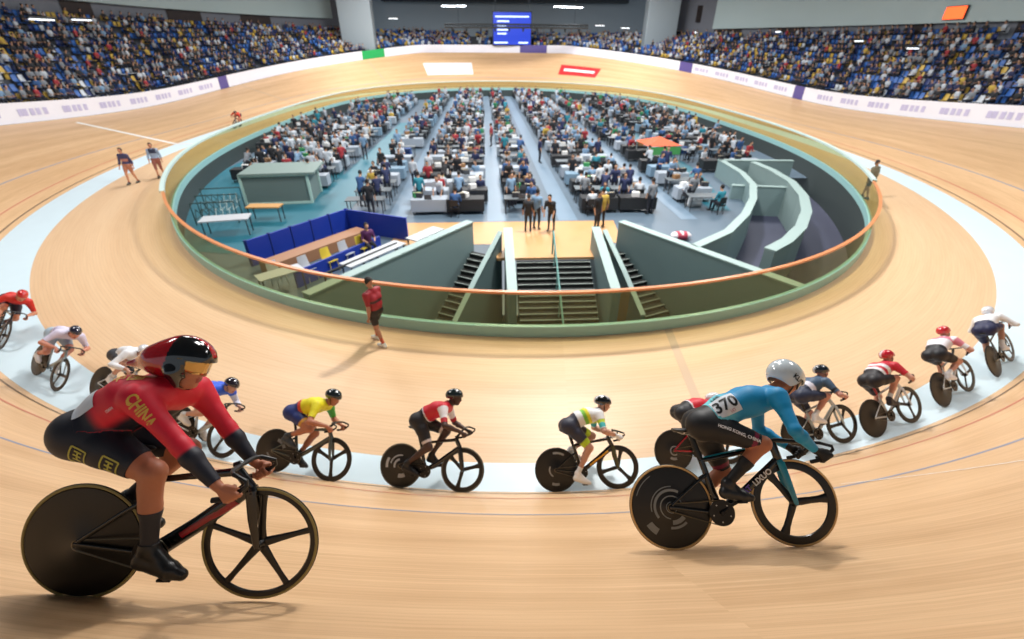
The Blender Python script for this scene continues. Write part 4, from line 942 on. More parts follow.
# ------------------------------------------------------------------ bicycles
CARB = lambda: mat('black_carbon', (13, 13, 15), .3, spec=.5)
def wheel(parent, nm, cx, kind, side, ang=0., gfx=None, n=64, discc=None):
    rub = mat('tyre_tread', (16, 15, 14), .7); tan = mat('tyre_wall_' + side[0], side[1], .6); cb = CARB()
    c = (cx, 0, .338); w = None
    b = MB()
    if kind == 'disc':
        dm = mat('disc_carbon', (17, 15, 14), .38)
        b.lathe([(.0, -.034), (.028, -.034), (.034, -.03), (.2, -.021), (.312, -.011), (.318, 0), (.312, .011), (.2, .021), (.034, .03), (.028, .034), (.0, .034)], c, 'y', dm, n)
        w = b.build(nm, parent)
        if gfx: gfx(w, c)
    else:
        dp = {'tri': .062, 'five': .032, 'rim': .05}[kind]; ri = .318 - dp
        b.lathe([(ri, 0), (ri + .006, -.01), (.3, -.0125), (.318, -.009), (.318, .009), (.3, .0125), (ri + .006, .01), (ri, 0)], c, 'y', cb, n)
        b.lathe([(.0, -.045), (.016, -.045), (.02, -.03), (.034, -.012), (.034, .012), (.02, .03), (.016, .045), (.0, .045)], c, 'y', cb, 24)
        w = b.build(nm, parent)
        k = {'tri': 3, 'five': 5, 'rim': 0}[kind]
        for i in range(k):
            a = ang + 2 * math.pi * i / k; e = lambda r: (cx + r * math.cos(a), 0, .338 + r * math.sin(a))
            s = MB()
            if kind == 'tri': s.sweep([e(.01), e(.06), e(.13), e(.2), e(ri + .012)], [.012, .009, .008, .008, .009], [.03, .03, .026, .028, .04], cb, n=12)
            else: s.sweep([e(.01), e(.05), e(.13), e(.22), e(ri + .008)], [.014, .012, .01, .009, .009], [.03, .027, .021, .017, .02], cb, n=12)
            s.build('spoke', w)
        if kind == 'rim':
            for i in range(16):
                a = ang + 2 * math.pi * i / 16; MB().sweep([(cx + .02 * math.cos(a), (-.03, .03)[i % 2], .338 + .02 * math.sin(a)), (cx + ri * math.cos(a), 0, .338 + ri * math.sin(a))], .0015, .0015, cb, n=5).build('spoke', w)
    prof = [(.318, -.009), (.322, -.0115), (.328, -.0112), (.334, -.007), (.338, 0), (.334, .007), (.328, .0112), (.322, .0115), (.318, .009)]
    t = MB().lathe(prof, c, 'y', rub, n, mfun=lambda j: rub if j in (3, 4) else tan)
    t.build('tyre', w)
    return w
def bike(name, label, M, G=(.5, .80), frame=(14, 14, 16), accent=None, front='tri', side=('dark', (40, 36, 32)), crank=0., saddle=(-.28, .93), fork=None, fang=.5, bars=(16, 16, 18), gfx=None, stays=None, group=None, grips=.19, ht=(.355, .80), seatpost=(14, 14, 16), fat=1.):
    root = empty(name, M, label=label, cat='bicycle', group=group)
    fm = mat('frame_%d_%d_%d' % frame, frame, .25, coat=.5); BB = A3(-.1, 0, .285); HB = A3(.43, 0, .655); HT = A3(ht[0], 0, ht[1])
    hubr = A3(-.49, 0, .338); hubf = A3(.49, 0, .338); ST = A3(-.195, 0, .70)
    b = MB(); sd = (0, 1, 0)
    b.sweep([BB, BB + (ST - BB) * .5, ST], [.017, .015, .015], [.036, .028, .024], fm)
    b.sweep([ST + (-.02, 0, -.01), ST * .5 + HT * .5 + (0, 0, -.012), HT + (.0, 0, -.02)], [.014, .014, .018], [.018, .02, .026], fm)
    b.sweep([BB, BB * .55 + HB * .45, HB + (-.01, 0, .02)], [.022 * fat, .021 * fat, .02 * fat], [.036 * fat, .034 * fat, .032 * fat], fm)
    b.sweep([HB + (.004, 0, -.01), HB, HT, HT + (-.004, 0, .012)], [.02, .023, .021, .02], [.03, .034, .034, .03], fm, side=sd)
    b.sweep([BB + (0, -.035, 0), BB + (0, .035, 0)], .024, .024, fm, side=(1, 0, 0), n=16)
    for e in (-1, 1):
        b.sweep([BB + (-.02, e * .022, 0), BB + (-.12, e * .035, .01), hubr + (.02, e * .05, 0), hubr + (-.02, e * .052, .002)], [.008, .007, .006, .004], [.017, .014, .013, .016], fm)
        b.sweep([A3(-.165, e * .012, .585), A3(-.27, e * .032, .52), hubr + (.0, e * .052, .02)], [.007, .006, .006], [.013, .012, .012], fm)
    fr = b.build('frame', root)
    if accent:
        am = mat('accent_%d_%d_%d' % accent, accent, .3, coat=.4); d = HB - BB
        ab = MB(); ab.sweep([BB + d * .28, BB + d * .55, BB + d * .84], [.0224 * fat, .0222 * fat, .0218 * fat], [.025 * fat, .025 * fat, .023 * fat], am)
        ab.build('down_tube_panel', fr, label='coloured panel along the down tube')
    fk = mat('fork_%d_%d_%d' % (fork or frame), fork or frame, .25, coat=.5); b = MB()
    b.sweep([HB + (-.004, 0, .02), HB + (.006, 0, -.012)], [.03, .045], [.03, .03], fk)
    for e in (-1, 1): b.sweep([HB + (.0, e * .03, .0), HB * .5 + hubf * .5 + (-.004, e * .048, 0), hubf + (-.004, e * .05, .01), hubf + (.0, e * .05, -.014)], [.011, .009, .007, .005], [.032, .027, .019, .013], fk)
    b.build('fork', root)
    # seat post and saddle
    sx, sz = saddle; sp = mat('post_%d_%d_%d' % seatpost, seatpost, .4)
    MB().sweep([ST + (.01, 0, -.05), A3(sx + .02, 0, sz - .045)], .0125, .024, sp).build('seat_post', root)
    b = MB(); sm = mat('saddle_leather', (18, 18, 20), .5)
    b.sweep([(sx - .13, 0, sz + .012), (sx - .11, 0, sz + .004), (sx - .03, 0, sz - .004), (sx + .05, 0, sz - .006), (sx + .12, 0, sz - .01), (sx + .14, 0, sz - .014)], [.045, .068, .055, .028, .019, .012], [.01, .018, .02, .017, .013, .006], sm, n=16)
    sa = b.build('saddle', root)
    b = MB()
    for e in (-1, 1): b.sweep([(sx - .09, e * .03, sz - .012), (sx - .04, e * .022, sz - .036), (sx + .05, e * .02, sz - .036), (sx + .11, e * .008, sz - .018)], .0035, .0035, mat('steel', (170, 172, 175), .3, 1.), n=6)
    b.build('saddle_rail', sa)
    # stem and handlebar
    gx, gz = G; C0 = A3(gx - .035, 0, gz + .105); bm_ = mat('bar_%d_%d_%d' % bars, bars, .35)
    MB().sweep([HT + (-.01, 0, .015), HT + (.02, 0, .03), C0 + (-.01, 0, 0)], [.018, .02, .022], [.022, .02, .018], bm_).build('stem', root)
    b = MB(); y = grips
    for e in (-1, 1):
        pts = [C0, C0 + (.0, e * .06, .002), C0 + (.004, e * (y - .06), 0), C0 + (.03, e * (y - .02), -.002), A3(gx + .075, e * y, gz + .075), A3(gx + .078, e * y, gz + .05), A3(gx + .045, e * y, gz + .02), A3(gx, e * y, gz), A3(gx - .05, e * y, gz - .028), A3(gx - .1, e * y, gz - .036)]
        b.sweep(pts, [.012, .02, .013, .0125, .0125, .0125, .0125, .0135, .0135, .013], .013, bm_, side=(1, 0, 0), n=10)
    hb = b.build('handlebar', root)
    for e in (-1, 1): MB().sweep([A3(gx + .02, e * y, gz + .01), A3(gx - .05, e * y, gz - .028), A3(gx - .103, e * y, gz - .036)], .0155, .0155, mat('bar_tape', (24, 24, 26), .8), side=(0, 1, 0), n=10).build('grip', hb)
    # drivetrain
    cy = -.047; cr = .098; k = mat('chainring', (22, 22, 24), .35, .3); b = MB()
    b.lathe([(.02, cy - .004), (cr, cy - .004), (cr + .003, cy), (cr, cy + .004), (.02, cy + .004)], BB, 'y', k, 48)
    b.sweep([BB + (0, -.075, 0), BB + (0, .075, 0)], .014, .014, k, side=(1, 0, 0), n=12)
    cs = b.build('crankset', root)
    for i in range(5):
        a = crank + 2 * math.pi * i / 5 + .3; q = BB + A3(.07 * math.cos(a), cy - .006, .07 * math.sin(a)); MB().sweep([q, q + (0, -.003, 0)], .006, .006, mat('steel', (170, 172, 175), .3, 1.), side=(1, 0, 0), n=8).build('bolt', cs)
    P = []
    for e, a in ((-1, crank), (1, crank + math.pi)):
        tip = BB + A3(.168 * math.cos(a), e * .078, .168 * math.sin(a))
        MB().sweep([BB + (0, e * .066, 0), BB * .5 + tip * .5 + (0, -e * .001, 0), tip], [.008, .008, .007], [.018, .014, .013], k).build('crank_arm', cs)
        MB().box(tip + (.0, e * .045, 0), (.075, .06, .016), k).build('pedal', cs, bevel=.004); P.append(tip + A3(0, e * .045, 0))
    r2 = .03; pts = []
    dx = hubr - BB; al = math.atan2(dx[2], dx[0])
    for t in np.linspace(-95, 95, 19): pts.append(BB + A3(cr * math.cos(al + math.pi + R(t)), cy, cr * math.sin(al + math.pi + R(t))))
    for t in np.linspace(100, 260, 9): pts.append(hubr + A3(r2 * math.cos(al + math.pi + R(t)), cy, r2 * math.sin(al + math.pi + R(t))))
    MB().sweep(pts, .004, .005, mat('chain_steel', (120, 112, 96), .35, .9), n=6, closed=True).build('chain', root)
    wheel(root, 'rear_wheel', -.49, 'disc', side, gfx=gfx); wheel(root, 'front_wheel', .49, front, side, fang)
    return root, P
def pose(hip, sh, G, head, face, crank, crown=(-.25, 0, 1), hipy=.09, shy=.185, grips=.19, shtw=0., heely=.0, elb=(.25, .9, -.35), kneeout=.12, BB=(-.1, .285), wr=(-.068, .055), heel=(-.15, .055)):
    J = dict(head=A3(*head), face=A3(*face), crown=A3(*crown))
    for q, e in (('R', -1), ('L', 1)):
        J['hip' + q] = A3(hip[0], e * hipy, hip[1]); J['sh' + q] = A3(sh[0] + e * shtw, e * shy, sh[1])
        g = A3(G[0], e * grips, G[1]); J['G' + q] = g; J['g' + q] = UNIT((.85, 0, .5)); J['o' + q] = A3(0, e, .35)
        J['wr' + q] = g + A3(wr[0], e * .022, wr[1])
        J['el' + q] = ik(J['sh' + q], J['wr' + q], .3, .265, (elb[0] * -1, e * elb[1], elb[2]))
        a = crank + (0 if e < 0 else math.pi); ped = A3(BB[0] + .168 * math.cos(a), e * .118, BB[1] + .168 * math.sin(a))
        b = ped + A3(.015, 0, .042); J['ball' + q] = b; J['heel' + q] = b + A3(heel[0], 0, heel[1]); J['an' + q] = J['heel' + q] + A3(.03, -e * .005, .07)
        J['kn' + q] = ik(J['hip' + q], J['an' + q], .44, .43, (1, e * kneeout, .5))
    return J
def bike_matrix(s, w, head=0., lean=0., S=1., tilt=None, lift=.0):
    p, T, o, n = track(s, w)
    if tilt is not None: n = UNIT(A3(0, 0, math.cos(R(tilt))) - o * math.sin(R(tilt)))
    def rot(v, a, t): t = R(t); return v * math.cos(t) + np.cross(a, v) * math.sin(t) + a * np.dot(a, v) * (1 - math.cos(t))
    z = rot(n, T, -lean); x = rot(T, n, head); x = UNIT(x - z * (x @ z)); y = np.cross(z, x); M = np.eye(4); M[:3, 0] = x * S; M[:3, 1] = y * S; M[:3, 2] = z * S; M[:3, 3] = p + A3(0, 0, lift)
    return Matrix(M.tolist())

GOLD = ('gold', (214, 176, 122)); GOLD2 = ('khaki', (150, 136, 84))
LIN = lambda *c: np.array(s2l(c))
def ss(x, a, b): t = np.clip((x - a) / (b - a), 0, 1); return (t * t * (3 - 2 * t))[:, None]

# --- the red rider, nearest, high on the banking
M = bike_matrix(-2.7, 5.588, 9.72, -12.7); ck = R(-33); Gr = (.40, .70)
bike('bicycle', 'black track bicycle with a five-spoke front wheel and red down tube panel, nearest', M, Gr, front='five', side=GOLD2, crank=ck, fang=R(16), accent=(150, 18, 34), saddle=(-.27, .90), ht=(.33, .78), grips=.19, fat=1.35)
J = pose((-.45, .985), (-.07, 1.215), Gr, (.015, -.01, 1.395), (1, -.02, -.2), ck, shtw=.05, hipy=.095, elb=(.2, .8, -.6), crown=(.1, 0, 1))
def red_jersey(c):
    C = np.tile(LIN(210, 18, 48), (len(c['V']), 1)); nav = LIN(20, 22, 38); d = LIN(120, 14, 34)
    to = c['tg'] == 'torso'; k = ss(c['st'], .42, .26) * to[:, None]; C = C * (1 - k) + nav * k
    side = ss(c['dor'], -.01, -.06) * (to & (c['st'] < .92))[:, None]; C = C * (1 - side) + nav * side
    k = ss(c['arm'], 1.12, 1.2) * c['isarm'][:, None]; C = C * (1 - k) + nav * k
    return C
fit = dict(skin=(178, 112, 82), sleeve=1.93, leg=.8, jersey=red_jersey, shorts=(20, 22, 36), socks=(26, 28, 40), shoes=(14, 14, 16), sock=1.5, waist=.12, vneck=.5)
rr = make_rider('person', 'cyclist in a red and navy skinsuit and long red and black helmet, nearest', M, J, fit, .0068, 1.14)
I = rr['info']
def hred(q, C):
    k = (q[:, 0] > -.035) & (np.abs(q[:, 1]) > .02); C = C.copy(); C[k] = LIN(12, 12, 14); k = (q[:, 2] < .012 + .3 * np.abs(q[:, 0] + .03)) & (q[:, 0] > -.07); C[k & (q[:, 0] > -.04)] = LIN(16, 16, 20); return C
hg, ht_ = helmet(rr['body'], I, 'long', (176, 14, 26), hred, 1.22, visor=('gold', (196, 158, 92), .7))
gold = mat('gold_print', (214, 170, 70), .5); white = mat('white_print', (232, 232, 235), .5); lime = mat('olive_gold_print', (178, 172, 70), .5); blk = mat('black_print', (16, 16, 18), .5)
jr = rr['tree']['jersey']; sh = J['shR']; el = J['elR']
decal(rr['body'].children[0], jr, 'CHINA', axes(sh + (el - sh) * .42 + A3(0, -.1, .09), el - sh, (0, .75, .6)), .062, gold, bold=.002, name='lettering')
pants = rr['tree']['shorts']; hp = J['hipR']; kn = J['knR']
def seal(parent, tree, c, x, y, s, m):
    b = bmesh.new(); mb = MB()
    def bar(x0, y0, x1, y1, w=.1):
        d = A3(x1 - x0, y1 - y0, 0); L = np.linalg.norm(d); d /= L; n = A3(-d[1], d[0], 0) * w / 2; k = 6
        for i in range(k):
            a = A3(x0, y0, 0) + d * L * i / k; e = A3(x0, y0, 0) + d * L * (i + 1) / k; mb.add([a - n, e - n, e + n, a + n], [(0, 1, 2, 3)], m)
    for q in ((-.5, -.5, .5, -.5), (.5, -.5, .5, .5), (.5, .5, -.5, .5), (-.5, .5, -.5, -.5), (-.25, -.25, .25, -.25), (-.25, .02, .25, .02), (-.25, .28, .25, .28), (0, -.25, 0, .28)): bar(*q)
    me = mb.mesh('t', False); b.from_mesh(me)
    for v in b.verts: v.co *= s
    return press(parent, tree, b, axes(c, x, y), m, .004, 'emblem')
th = kn - hp
seal(rr['body'], pants, hp + th * .56 + A3(0, -.2, .0), th, (0, .3, 1), .085, lime); seal(rr['body'], pants, hp + th * .16 + A3(0, -.2, -.03), th, (0, .3, 1), .08, lime)
for o in rr['body'].children:
    if o.name.startswith('emblem'): o['label'] = 'olive gold square emblem printed on the shorts'
S_ = I['S']; H_ = I['H']
pl = press(rr['body'], jr, plate(.17, .13), axes(H_ + (S_ - H_) * .24 + UNIT(I['dors'] + A3(0, -1.0, 0)) * .25, S_ - H_, (0, 1, .9)), mat('bib_cloth', (215, 220, 228), .6), .004, 'race_number'); pl['label'] = 'white race number patch on the lower back'
decal(rr['body'], jr, '中国', axes(H_ + (S_ - H_) * .84 + UNIT(I['dors'] + A3(0, -.8, 0)) * .25, S_ - H_, (0, 1, .8)), .07, gold, bold=.001)
decal(rr['body'], jr, 'TEAM', axes(H_ + (S_ - H_) * .55 + A3(0, -.25, .05), S_ - H_, (0, .3, 1)), .02, white)

# --- the teal rider
S = 1.06; M = bike_matrix(.606, 4.334, -9.2, 0., S); ck = R(33); Gt = (.69, .70)
def teal_gfx(w, c):
    gm = mat('disc_print', (128, 132, 134), .5); 
    for (r0, r1, a0, a1) in ((.125, .145, 60, 215), (.16, .168, 85, 190), (.085, .094, 20, 260), (.2, .255, 212, 235), (.1, .135, 268, 320), (.15, .17, 262, 312), (.04, .046, 90, 330), (.285, .292, 120, 160)):
        n = 24; V = []; F = []
        for i in range(n + 1):
            a = R(a0 + (a1 - a0) * i / n)
            for r in (r0, r1): V.append((c[0] + r * math.cos(a), -(.034 - .074 * max(0, r - .034)) - .0012 if r < .2 else -(.0215 - .088 * (r - .2)) - .0012, c[2] + r * math.sin(a)))
        for i in range(n): F.append((2 * i, 2 * i + 1, 2 * i + 3, 2 * i + 2)[::-1])
        MB().add(V, F, gm).build('disc_graphic', w)
bk, _ = bike('bicycle', 'black and teal track bicycle with tan tyre walls under the teal rider', M, Gt, front='tri', side=GOLD, crank=ck, fork=(24, 140, 172), fang=R(5), gfx=teal_gfx, saddle=(-.27, .95), ht=(.40, .80), frame=(15, 17, 20), grips=.19)
J = pose((-.135, .985), (.42, 1.18), Gt, (.615, .02, 1.325), (.75, .42, -.62), ck, shtw=-.01, elb=(.5, .8, -.3), crown=(.45, 0, 1), BB=(-.1, .285), heel=(-.13, .03))
def teal_jersey(c):
    C = np.tile(LIN(0, 136, 190), (len(c['V']), 1)); lt = LIN(112, 208, 220); to = (c['tg'] == 'torso')[:, None]
    k = ss(c['st'] - .25 * np.clip(c['dor'], -.1, .2), .5, .2) * to; C = C * (1 - k) + lt * k
    k = ss(c['arm'], .8, 1.8) * c['isarm'][:, None] * .5; return C * (1 - k) + LIN(0, 152, 200) * k
def teal_shorts(c):
    C = np.tile(LIN(20, 20, 24), (len(c['V']), 1)); k = ((c['leg'] > .8) & (c['leg'] < .88) & c['isleg']); C[k] = LIN(128, 24, 60); return C
fit = dict(skin=(176, 108, 76), sleeve=1.95, leg=.93, jersey=teal_jersey, shorts=teal_shorts, socks=(14, 14, 17), shoes=(34, 36, 40), gloves=(12, 12, 14), sock=1.42, waist=.14, vneck=.3)
tr = make_rider('person', 'cyclist in a teal skinsuit numbered 370 with black shorts and a smooth white helmet', M, J, fit, .0075, 1.06)
I = tr['info']; hg, htree = helmet(tr['body'], I, 'round', (206, 216, 222), None, 1.08, visor=('smoke', (40, 40, 44), .3), lab='smooth white helmet')
jt = tr['tree']['jersey']; H_, S_, u, dd = I['H'], I['S'], I['u'], I['dors']
pn = H_ + (S_ - H_) * .30 + dd * .2 + A3(0, -.055, 0)
nrm = UNIT(dd + A3(0, -1.15, 0)); lt_ = np.cross(nrm, u); bx = UNIT(np.cross(A3(*u), nrm)) * 1.0
if bx[1] > 0: bx = -bx
# the bib is worn across the back: its top points to the shoulders, its text reads from the left hand side to the right
P0 = H_ + (S_ - H_) * .33 + nrm * .25 - lt_ * .03
bib = press(tr['body'], jt, plate(.205, .16), axes(P0, u, lt_), mat('bib_cloth', (215, 220, 228), .6), .005, 'race_number'); bib['label'] = 'white race number bib reading 370'
decal(bib, jt, '370', axes(P0 - lt_ * .005, u, lt_), .135, blk, off=.008, bold=.003)
decal(tr['body'], jt, 'LEE', axes(P0 + lt_ * .102 - u * .03, u, lt_), .048, blk, off=.006, bold=.002)
mg = mat('magenta_print', (176, 40, 90), .5); decal(bib, jt, 'UCI', axes(P0 - lt_ * .066 + u * .03, u, lt_), .025, mg, off=.008)
hp = J['hipR']; kn = J['knR']; th = kn - hp
decal(tr['body'], tr['tree']['shorts'], 'HONG KONG, CHINA', axes(hp + th * .52 + A3(0, -.2, .05), th, (0, .35, 1)), .034, white, bold=.0012, off=.006)
f, l, up = I['Mh']; decal(hg, htree, 'KLC', axes(I['c'] - l * .2 + up * .005 - f * .015, f * .95 - up * .1, up), .06, blk, off=.004, bold=.002)
BBv = A3(-.1, 0, .285); HBv = A3(.43, 0, .655); d = UNIT(HBv - BBv); nn = A3(-d[2], 0, d[0])
fr_ = [c for c in bk.children if c.name.startswith('frame')][0]
pur = mat('violet_print', (120, 90, 200), .5)
decal(fr_, None, 'AT', axes(BBv + d * .285 + A3(0, -.0225, 0), d, nn), .062, pur, off=.0015, bold=.002)
decal(fr_, None, 'LIXUO', axes(BBv + d * .45 + A3(0, -.0225, 0), d, nn), .062, white, off=.0015, bold=.002)
MB().sweep([A3(-.17, 0, .72), A3(.1, 0, .765), A3(.33, 0, .785)], .0145, .006, mat('accent_24_140_172', (24, 140, 172), .3)).build('top_tube_stripe', fr_, label='teal stripe along the top tube')

# --- riders strung out along the blue band
def small(label, s, w, head, fit, hel, crank, G=(.5, .80), hip=(-.25, .97), sh=(.2, 1.13), hd=(.37, 0, 1.28), face=(1, -.1, -.35), tilt=40, hk='tail', vox=.014, bl='', frame=(18, 18, 20), accent=None, front='tri', side=('dark', (40, 36, 32)), S=1.05, gfx=None, hfun=None, visor=None, **kw):
    M = bike_matrix(s, w, head, 0, S, tilt)
    bike('bicycle', bl, M, G, frame=frame, accent=accent, front=front, side=side, crank=crank, gfx=gfx, fang=random.uniform(0, 2), **kw)
    J = pose(hip, sh, G, hd, face, crank, elb=(.3, .8, -.6))
    r = make_rider('person', label, M, J, fit, vox); helmet(r['body'], r['info'], hk, hel, hfun, visor=visor, res=2.)
    return r
def bands(base, *bs):
    """colour bands across the jersey: ('st'|'arm', from, to, rgb)"""
    def fn(c):
        C = np.tile(LIN(*base), (len(c['V']), 1))
        for kind, a, b, rgb in bs:
            if kind == 'st': k = (c['tg'] == 'torso') & (c['st'] > a) & (c['st'] < b)
            elif kind == 'arm': k = c['isarm'] & (c['arm'] > a) & (c['arm'] < b)
            elif kind == 'armL': k = c['isarm'] & c['left'] & (c['arm'] > a) & (c['arm'] < b)
            elif kind == 'leg': k = c['isleg'] & (c['leg'] > a) & (c['leg'] < b)
            C[k] = LIN(*rgb)
        return C
    return fn
def arc_gfx(col, arcs):
    def fn(w, c):
        gm = mat('disc_print_%d_%d_%d' % col, col, .5)
        for (r0, r1, a0, a1) in arcs:
            n = 10; V = []; F = []
            for i in range(n + 1):
                a = R(a0 + (a1 - a0) * i / n)
                for r in (r0, r1): V.append((c[0] + r * math.cos(a), -.0345 + .072 * max(0, r - .034), c[2] + r * math.sin(a)))
            for i in range(n): F.append((2 * i, 2 * i + 1, 2 * i + 3, 2 * i + 2)[::-1])
            MB().add(V, F, gm).build('disc_graphic', w)
    return fn
W = (228, 230, 235)
small('cyclist in a yellow and red jersey with navy shorts and a black helmet', -4.45, .84, 0, dict(skin=(176, 112, 84), sleeve=.75, leg=.72, jersey=bands((226, 214, 20), ('st', 0, .42, (206, 66, 40)), ('armL', .0, .8, (70, 170, 60))), shorts=bands((28, 44, 110), ('leg', .6, .72, (206, 150, 60))), socks=(40, 50, 60), shoes=(60, 66, 72)), (26, 34, 38), 1.9,
      bl='grey track bicycle with a dark disc rear wheel, ridden by the yellow jersey rider', frame=(70, 78, 76), gfx=arc_gfx((120, 124, 128), ((.15, .2, 20, 80), (.1, .13, 200, 260))), hd=(.35, 0, 1.28), sh=(.19, 1.14))
small('cyclist in a red jersey with white sleeves, left of the one in white and green', -2.33, .76, -3, dict(skin=(72, 48, 40), sleeve=.85, leg=.85, jersey=bands((196, 22, 44), ('st', 0, .34, (214, 208, 218)), ('arm', 0, .62, (232, 228, 232)), ('arm', .62, .75, (180, 24, 40))), shorts=bands((28, 26, 30), ('leg', .75, .85, (224, 214, 214))), socks=(40, 32, 32), shoes=(22, 20, 22), sock=1.85), (22, 34, 36), 3.5,
      bl='black track bicycle under the cyclist in red with white sleeves', gfx=arc_gfx((170, 172, 176), ((.08, .11, 100, 200), (.15, .17, 80, 170), (.2, .24, 150, 190), (.12, .18, 260, 300))), G=(.53, .87), hip=(-.24, 1.04), sh=(.16, 1.26), hd=(.3, 0, 1.43), face=(1, -.1, -.12), side=('grey', (96, 92, 80)))
small('cyclist in a white jersey with green and yellow hoops and white shoes', .17, .6, 0, dict(skin=(196, 146, 122), sleeve=.85, leg=.86, jersey=bands((228, 228, 228), ('st', .5, .62, (120, 190, 60)), ('st', .62, .72, (226, 220, 40)), ('arm', .35, .55, (190, 214, 50)), ('arm', .55, .8, (60, 176, 176))), shorts=bands((44, 46, 64), ('leg', .66, .86, (186, 214, 40))), socks=(236, 236, 236), shoes=(240, 240, 240), gloves=(232, 232, 234)), (20, 22, 24), 4.9,
      bl='black and yellow track bicycle under the cyclist in white and green', accent=(232, 168, 20), gfx=arc_gfx((150, 152, 152), ((.24, .27, 60, 100), (.2, .24, 250, 280), (.1, .12, 150, 240))), hip=(-.25, 1.0), sh=(.2, 1.17), hd=(.33, 0, 1.33), fork=(60, 60, 30),
      hfun=lambda q, C: np.where((np.abs(np.abs(q[:, 1]) - .035) < .012)[:, None], LIN(226, 226, 228), C))
small('cyclist in a red and white jersey half hidden behind the teal rider', 2.25, .36, 0, dict(skin=(190, 140, 120), sleeve=.8, leg=.85, jersey=bands((206, 30, 50), ('st', 0, .35, (230, 226, 230))), shorts=(30, 30, 36), socks=(190, 30, 60), shoes=(40, 40, 60)), (214, 216, 220), .2,
      bl='track bicycle with a dark disc wheel and red stays behind the teal rider', frame=(170, 26, 44), gfx=arc_gfx((140, 142, 146), ((.06, .08, 60, 300), (.11, .15, 230, 280))), side=('dark', (40, 36, 32)), hip=(-.25, .93), sh=(.18, 1.0), hd=(.38, 0, 1.06))
small('cyclist in a blue-grey and white jersey and navy shorts beyond the teal rider', 4.6, .47, 0, dict(skin=(196, 140, 124), sleeve=.8, leg=.85, jersey=bands((62, 86, 112), ('st', .15, .5, (216, 214, 228)), ('arm', .55, .7, (20, 24, 34))), shorts=(36, 44, 70), socks=(230, 230, 232), shoes=(238, 238, 240)), (28, 34, 44), 1.2,
      bl='grey track bicycle just beyond the teal rider\'s hands', frame=(170, 182, 188), hfun=lambda q, C: np.where((np.abs(q[:, 1]) < .012)[:, None], LIN(220, 220, 224), C))
small('cyclist in a red and white hooped jersey on the right hand bend', 6.3, .56, 0, dict(skin=(206, 150, 130), sleeve=.7, leg=.75, jersey=bands((196, 30, 52), ('st', .3, .42, W), ('st', .55, .68, W)), shorts=(26, 22, 28), socks=W, shoes=(40, 36, 44)), (196, 36, 52), 1.,
      bl='track bicycle with a red seat post under the red and white hooped rider', seatpost=(160, 24, 44), frame=(200, 206, 212), hfun=lambda q, C: np.where((np.abs(q[:, 1]) < .02)[:, None], LIN(230, 226, 228), C))
small('cyclist in a white and pink jersey and red helmet on the right hand bend', 8.4, .57, 0, dict(skin=(206, 150, 130), sleeve=.8, leg=.7, jersey=bands((232, 230, 238), ('st', .72, 1.3, (214, 120, 140)), ('arm', 0, .5, (220, 130, 150))), shorts=(20, 20, 28), socks=W, shoes=(236, 236, 240)), (200, 40, 52), 2.2,
      bl='pale track bicycle with a black disc wheel on the right hand bend', frame=(206, 216, 224))
small('cyclist in a white jersey and navy shorts, farthest up the right hand bend', 10.55, .7, 0, dict(skin=(196, 150, 130), sleeve=1.5, leg=.85, jersey=W, shorts=(22, 28, 70), socks=W, shoes=W), (226, 228, 236), .6, hip=(-.25, .97), sh=(.2, 1.1), hd=(.36, 0, 1.2),
      bl='dark track bicycle farthest up the right hand bend', frame=(50, 52, 56))
small('cyclist in a bright blue jersey with white sleeves behind the red rider', -6.65, .63, 0, dict(skin=(200, 150, 130), sleeve=1.8, leg=.8, jersey=bands((44, 92, 214), ('arm', .3, 2, (206, 208, 226)), ('st', 0, .3, (206, 208, 226))), shorts=(206, 206, 214), socks=W, shoes=(232, 230, 226)), (40, 34, 44), 2.4,
      bl='track bicycle with a grey printed disc wheel, ridden by the cyclist in blue', frame=(190, 200, 206), gfx=arc_gfx((150, 150, 146), ((.1, .15, 30, 120), (.2, .25, 200, 260), (.14, .18, 260, 330))), hip=(-.25, .95), sh=(.2, 1.1), hd=(.38, 0, 1.2))
small('cyclist in white mostly hidden behind the red rider\'s back', -9.2, .44, 0, dict(skin=(200, 150, 130), sleeve=1.8, leg=.8, jersey=W, shorts=(60, 62, 70), socks=W, shoes=W), (228, 232, 240), .9, bl='pale track bicycle hidden behind the red rider', frame=(196, 206, 214), hip=(-.25, .97), sh=(.2, 1.1), hd=(.38, 0, 1.2))
small('cyclist in a pale lavender jersey with a dark helmet riding down the left hand bend', -11.3, .7, 0, dict(skin=(206, 140, 120), sleeve=.8, leg=.8, jersey=bands((214, 208, 232), ('st', .5, .7, (150, 130, 190))), shorts=(170, 190, 206), socks=(210, 130, 110), shoes=W), (40, 40, 60), 2.8, bl='pale blue track bicycle on the left hand bend, ridden by the cyclist in lavender', frame=(150, 170, 182), hip=(-.25, .97), sh=(.2, 1.1), hd=(.38, 0, 1.2))
small('cyclist in a red jersey at the left edge of the picture', -14.2, .9, 0, dict(skin=(206, 140, 110), sleeve=.8, leg=.8, jersey=bands((206, 40, 30), ('st', 0, .3, (220, 200, 200))), shorts=(40, 40, 60), socks=(210, 150, 130), shoes=W), (196, 30, 30), .3, bl='dark track bicycle at the left edge of the picture', frame=(40, 46, 60))
small('cyclist in a red top far off on the left, beyond the white finish line', -49.2, .3, 0, dict(skin=(206, 140, 110), sleeve=.8, leg=.8, jersey=(206, 60, 34), shorts=(40, 40, 60), socks=W, shoes=W), (60, 40, 40), .3, bl='dark track bicycle far off on the left side', frame=(40, 46, 60), vox=.02, tilt=15, hip=(-.25, .97), sh=(.2, 1.1), hd=(.38, 0, 1.2))
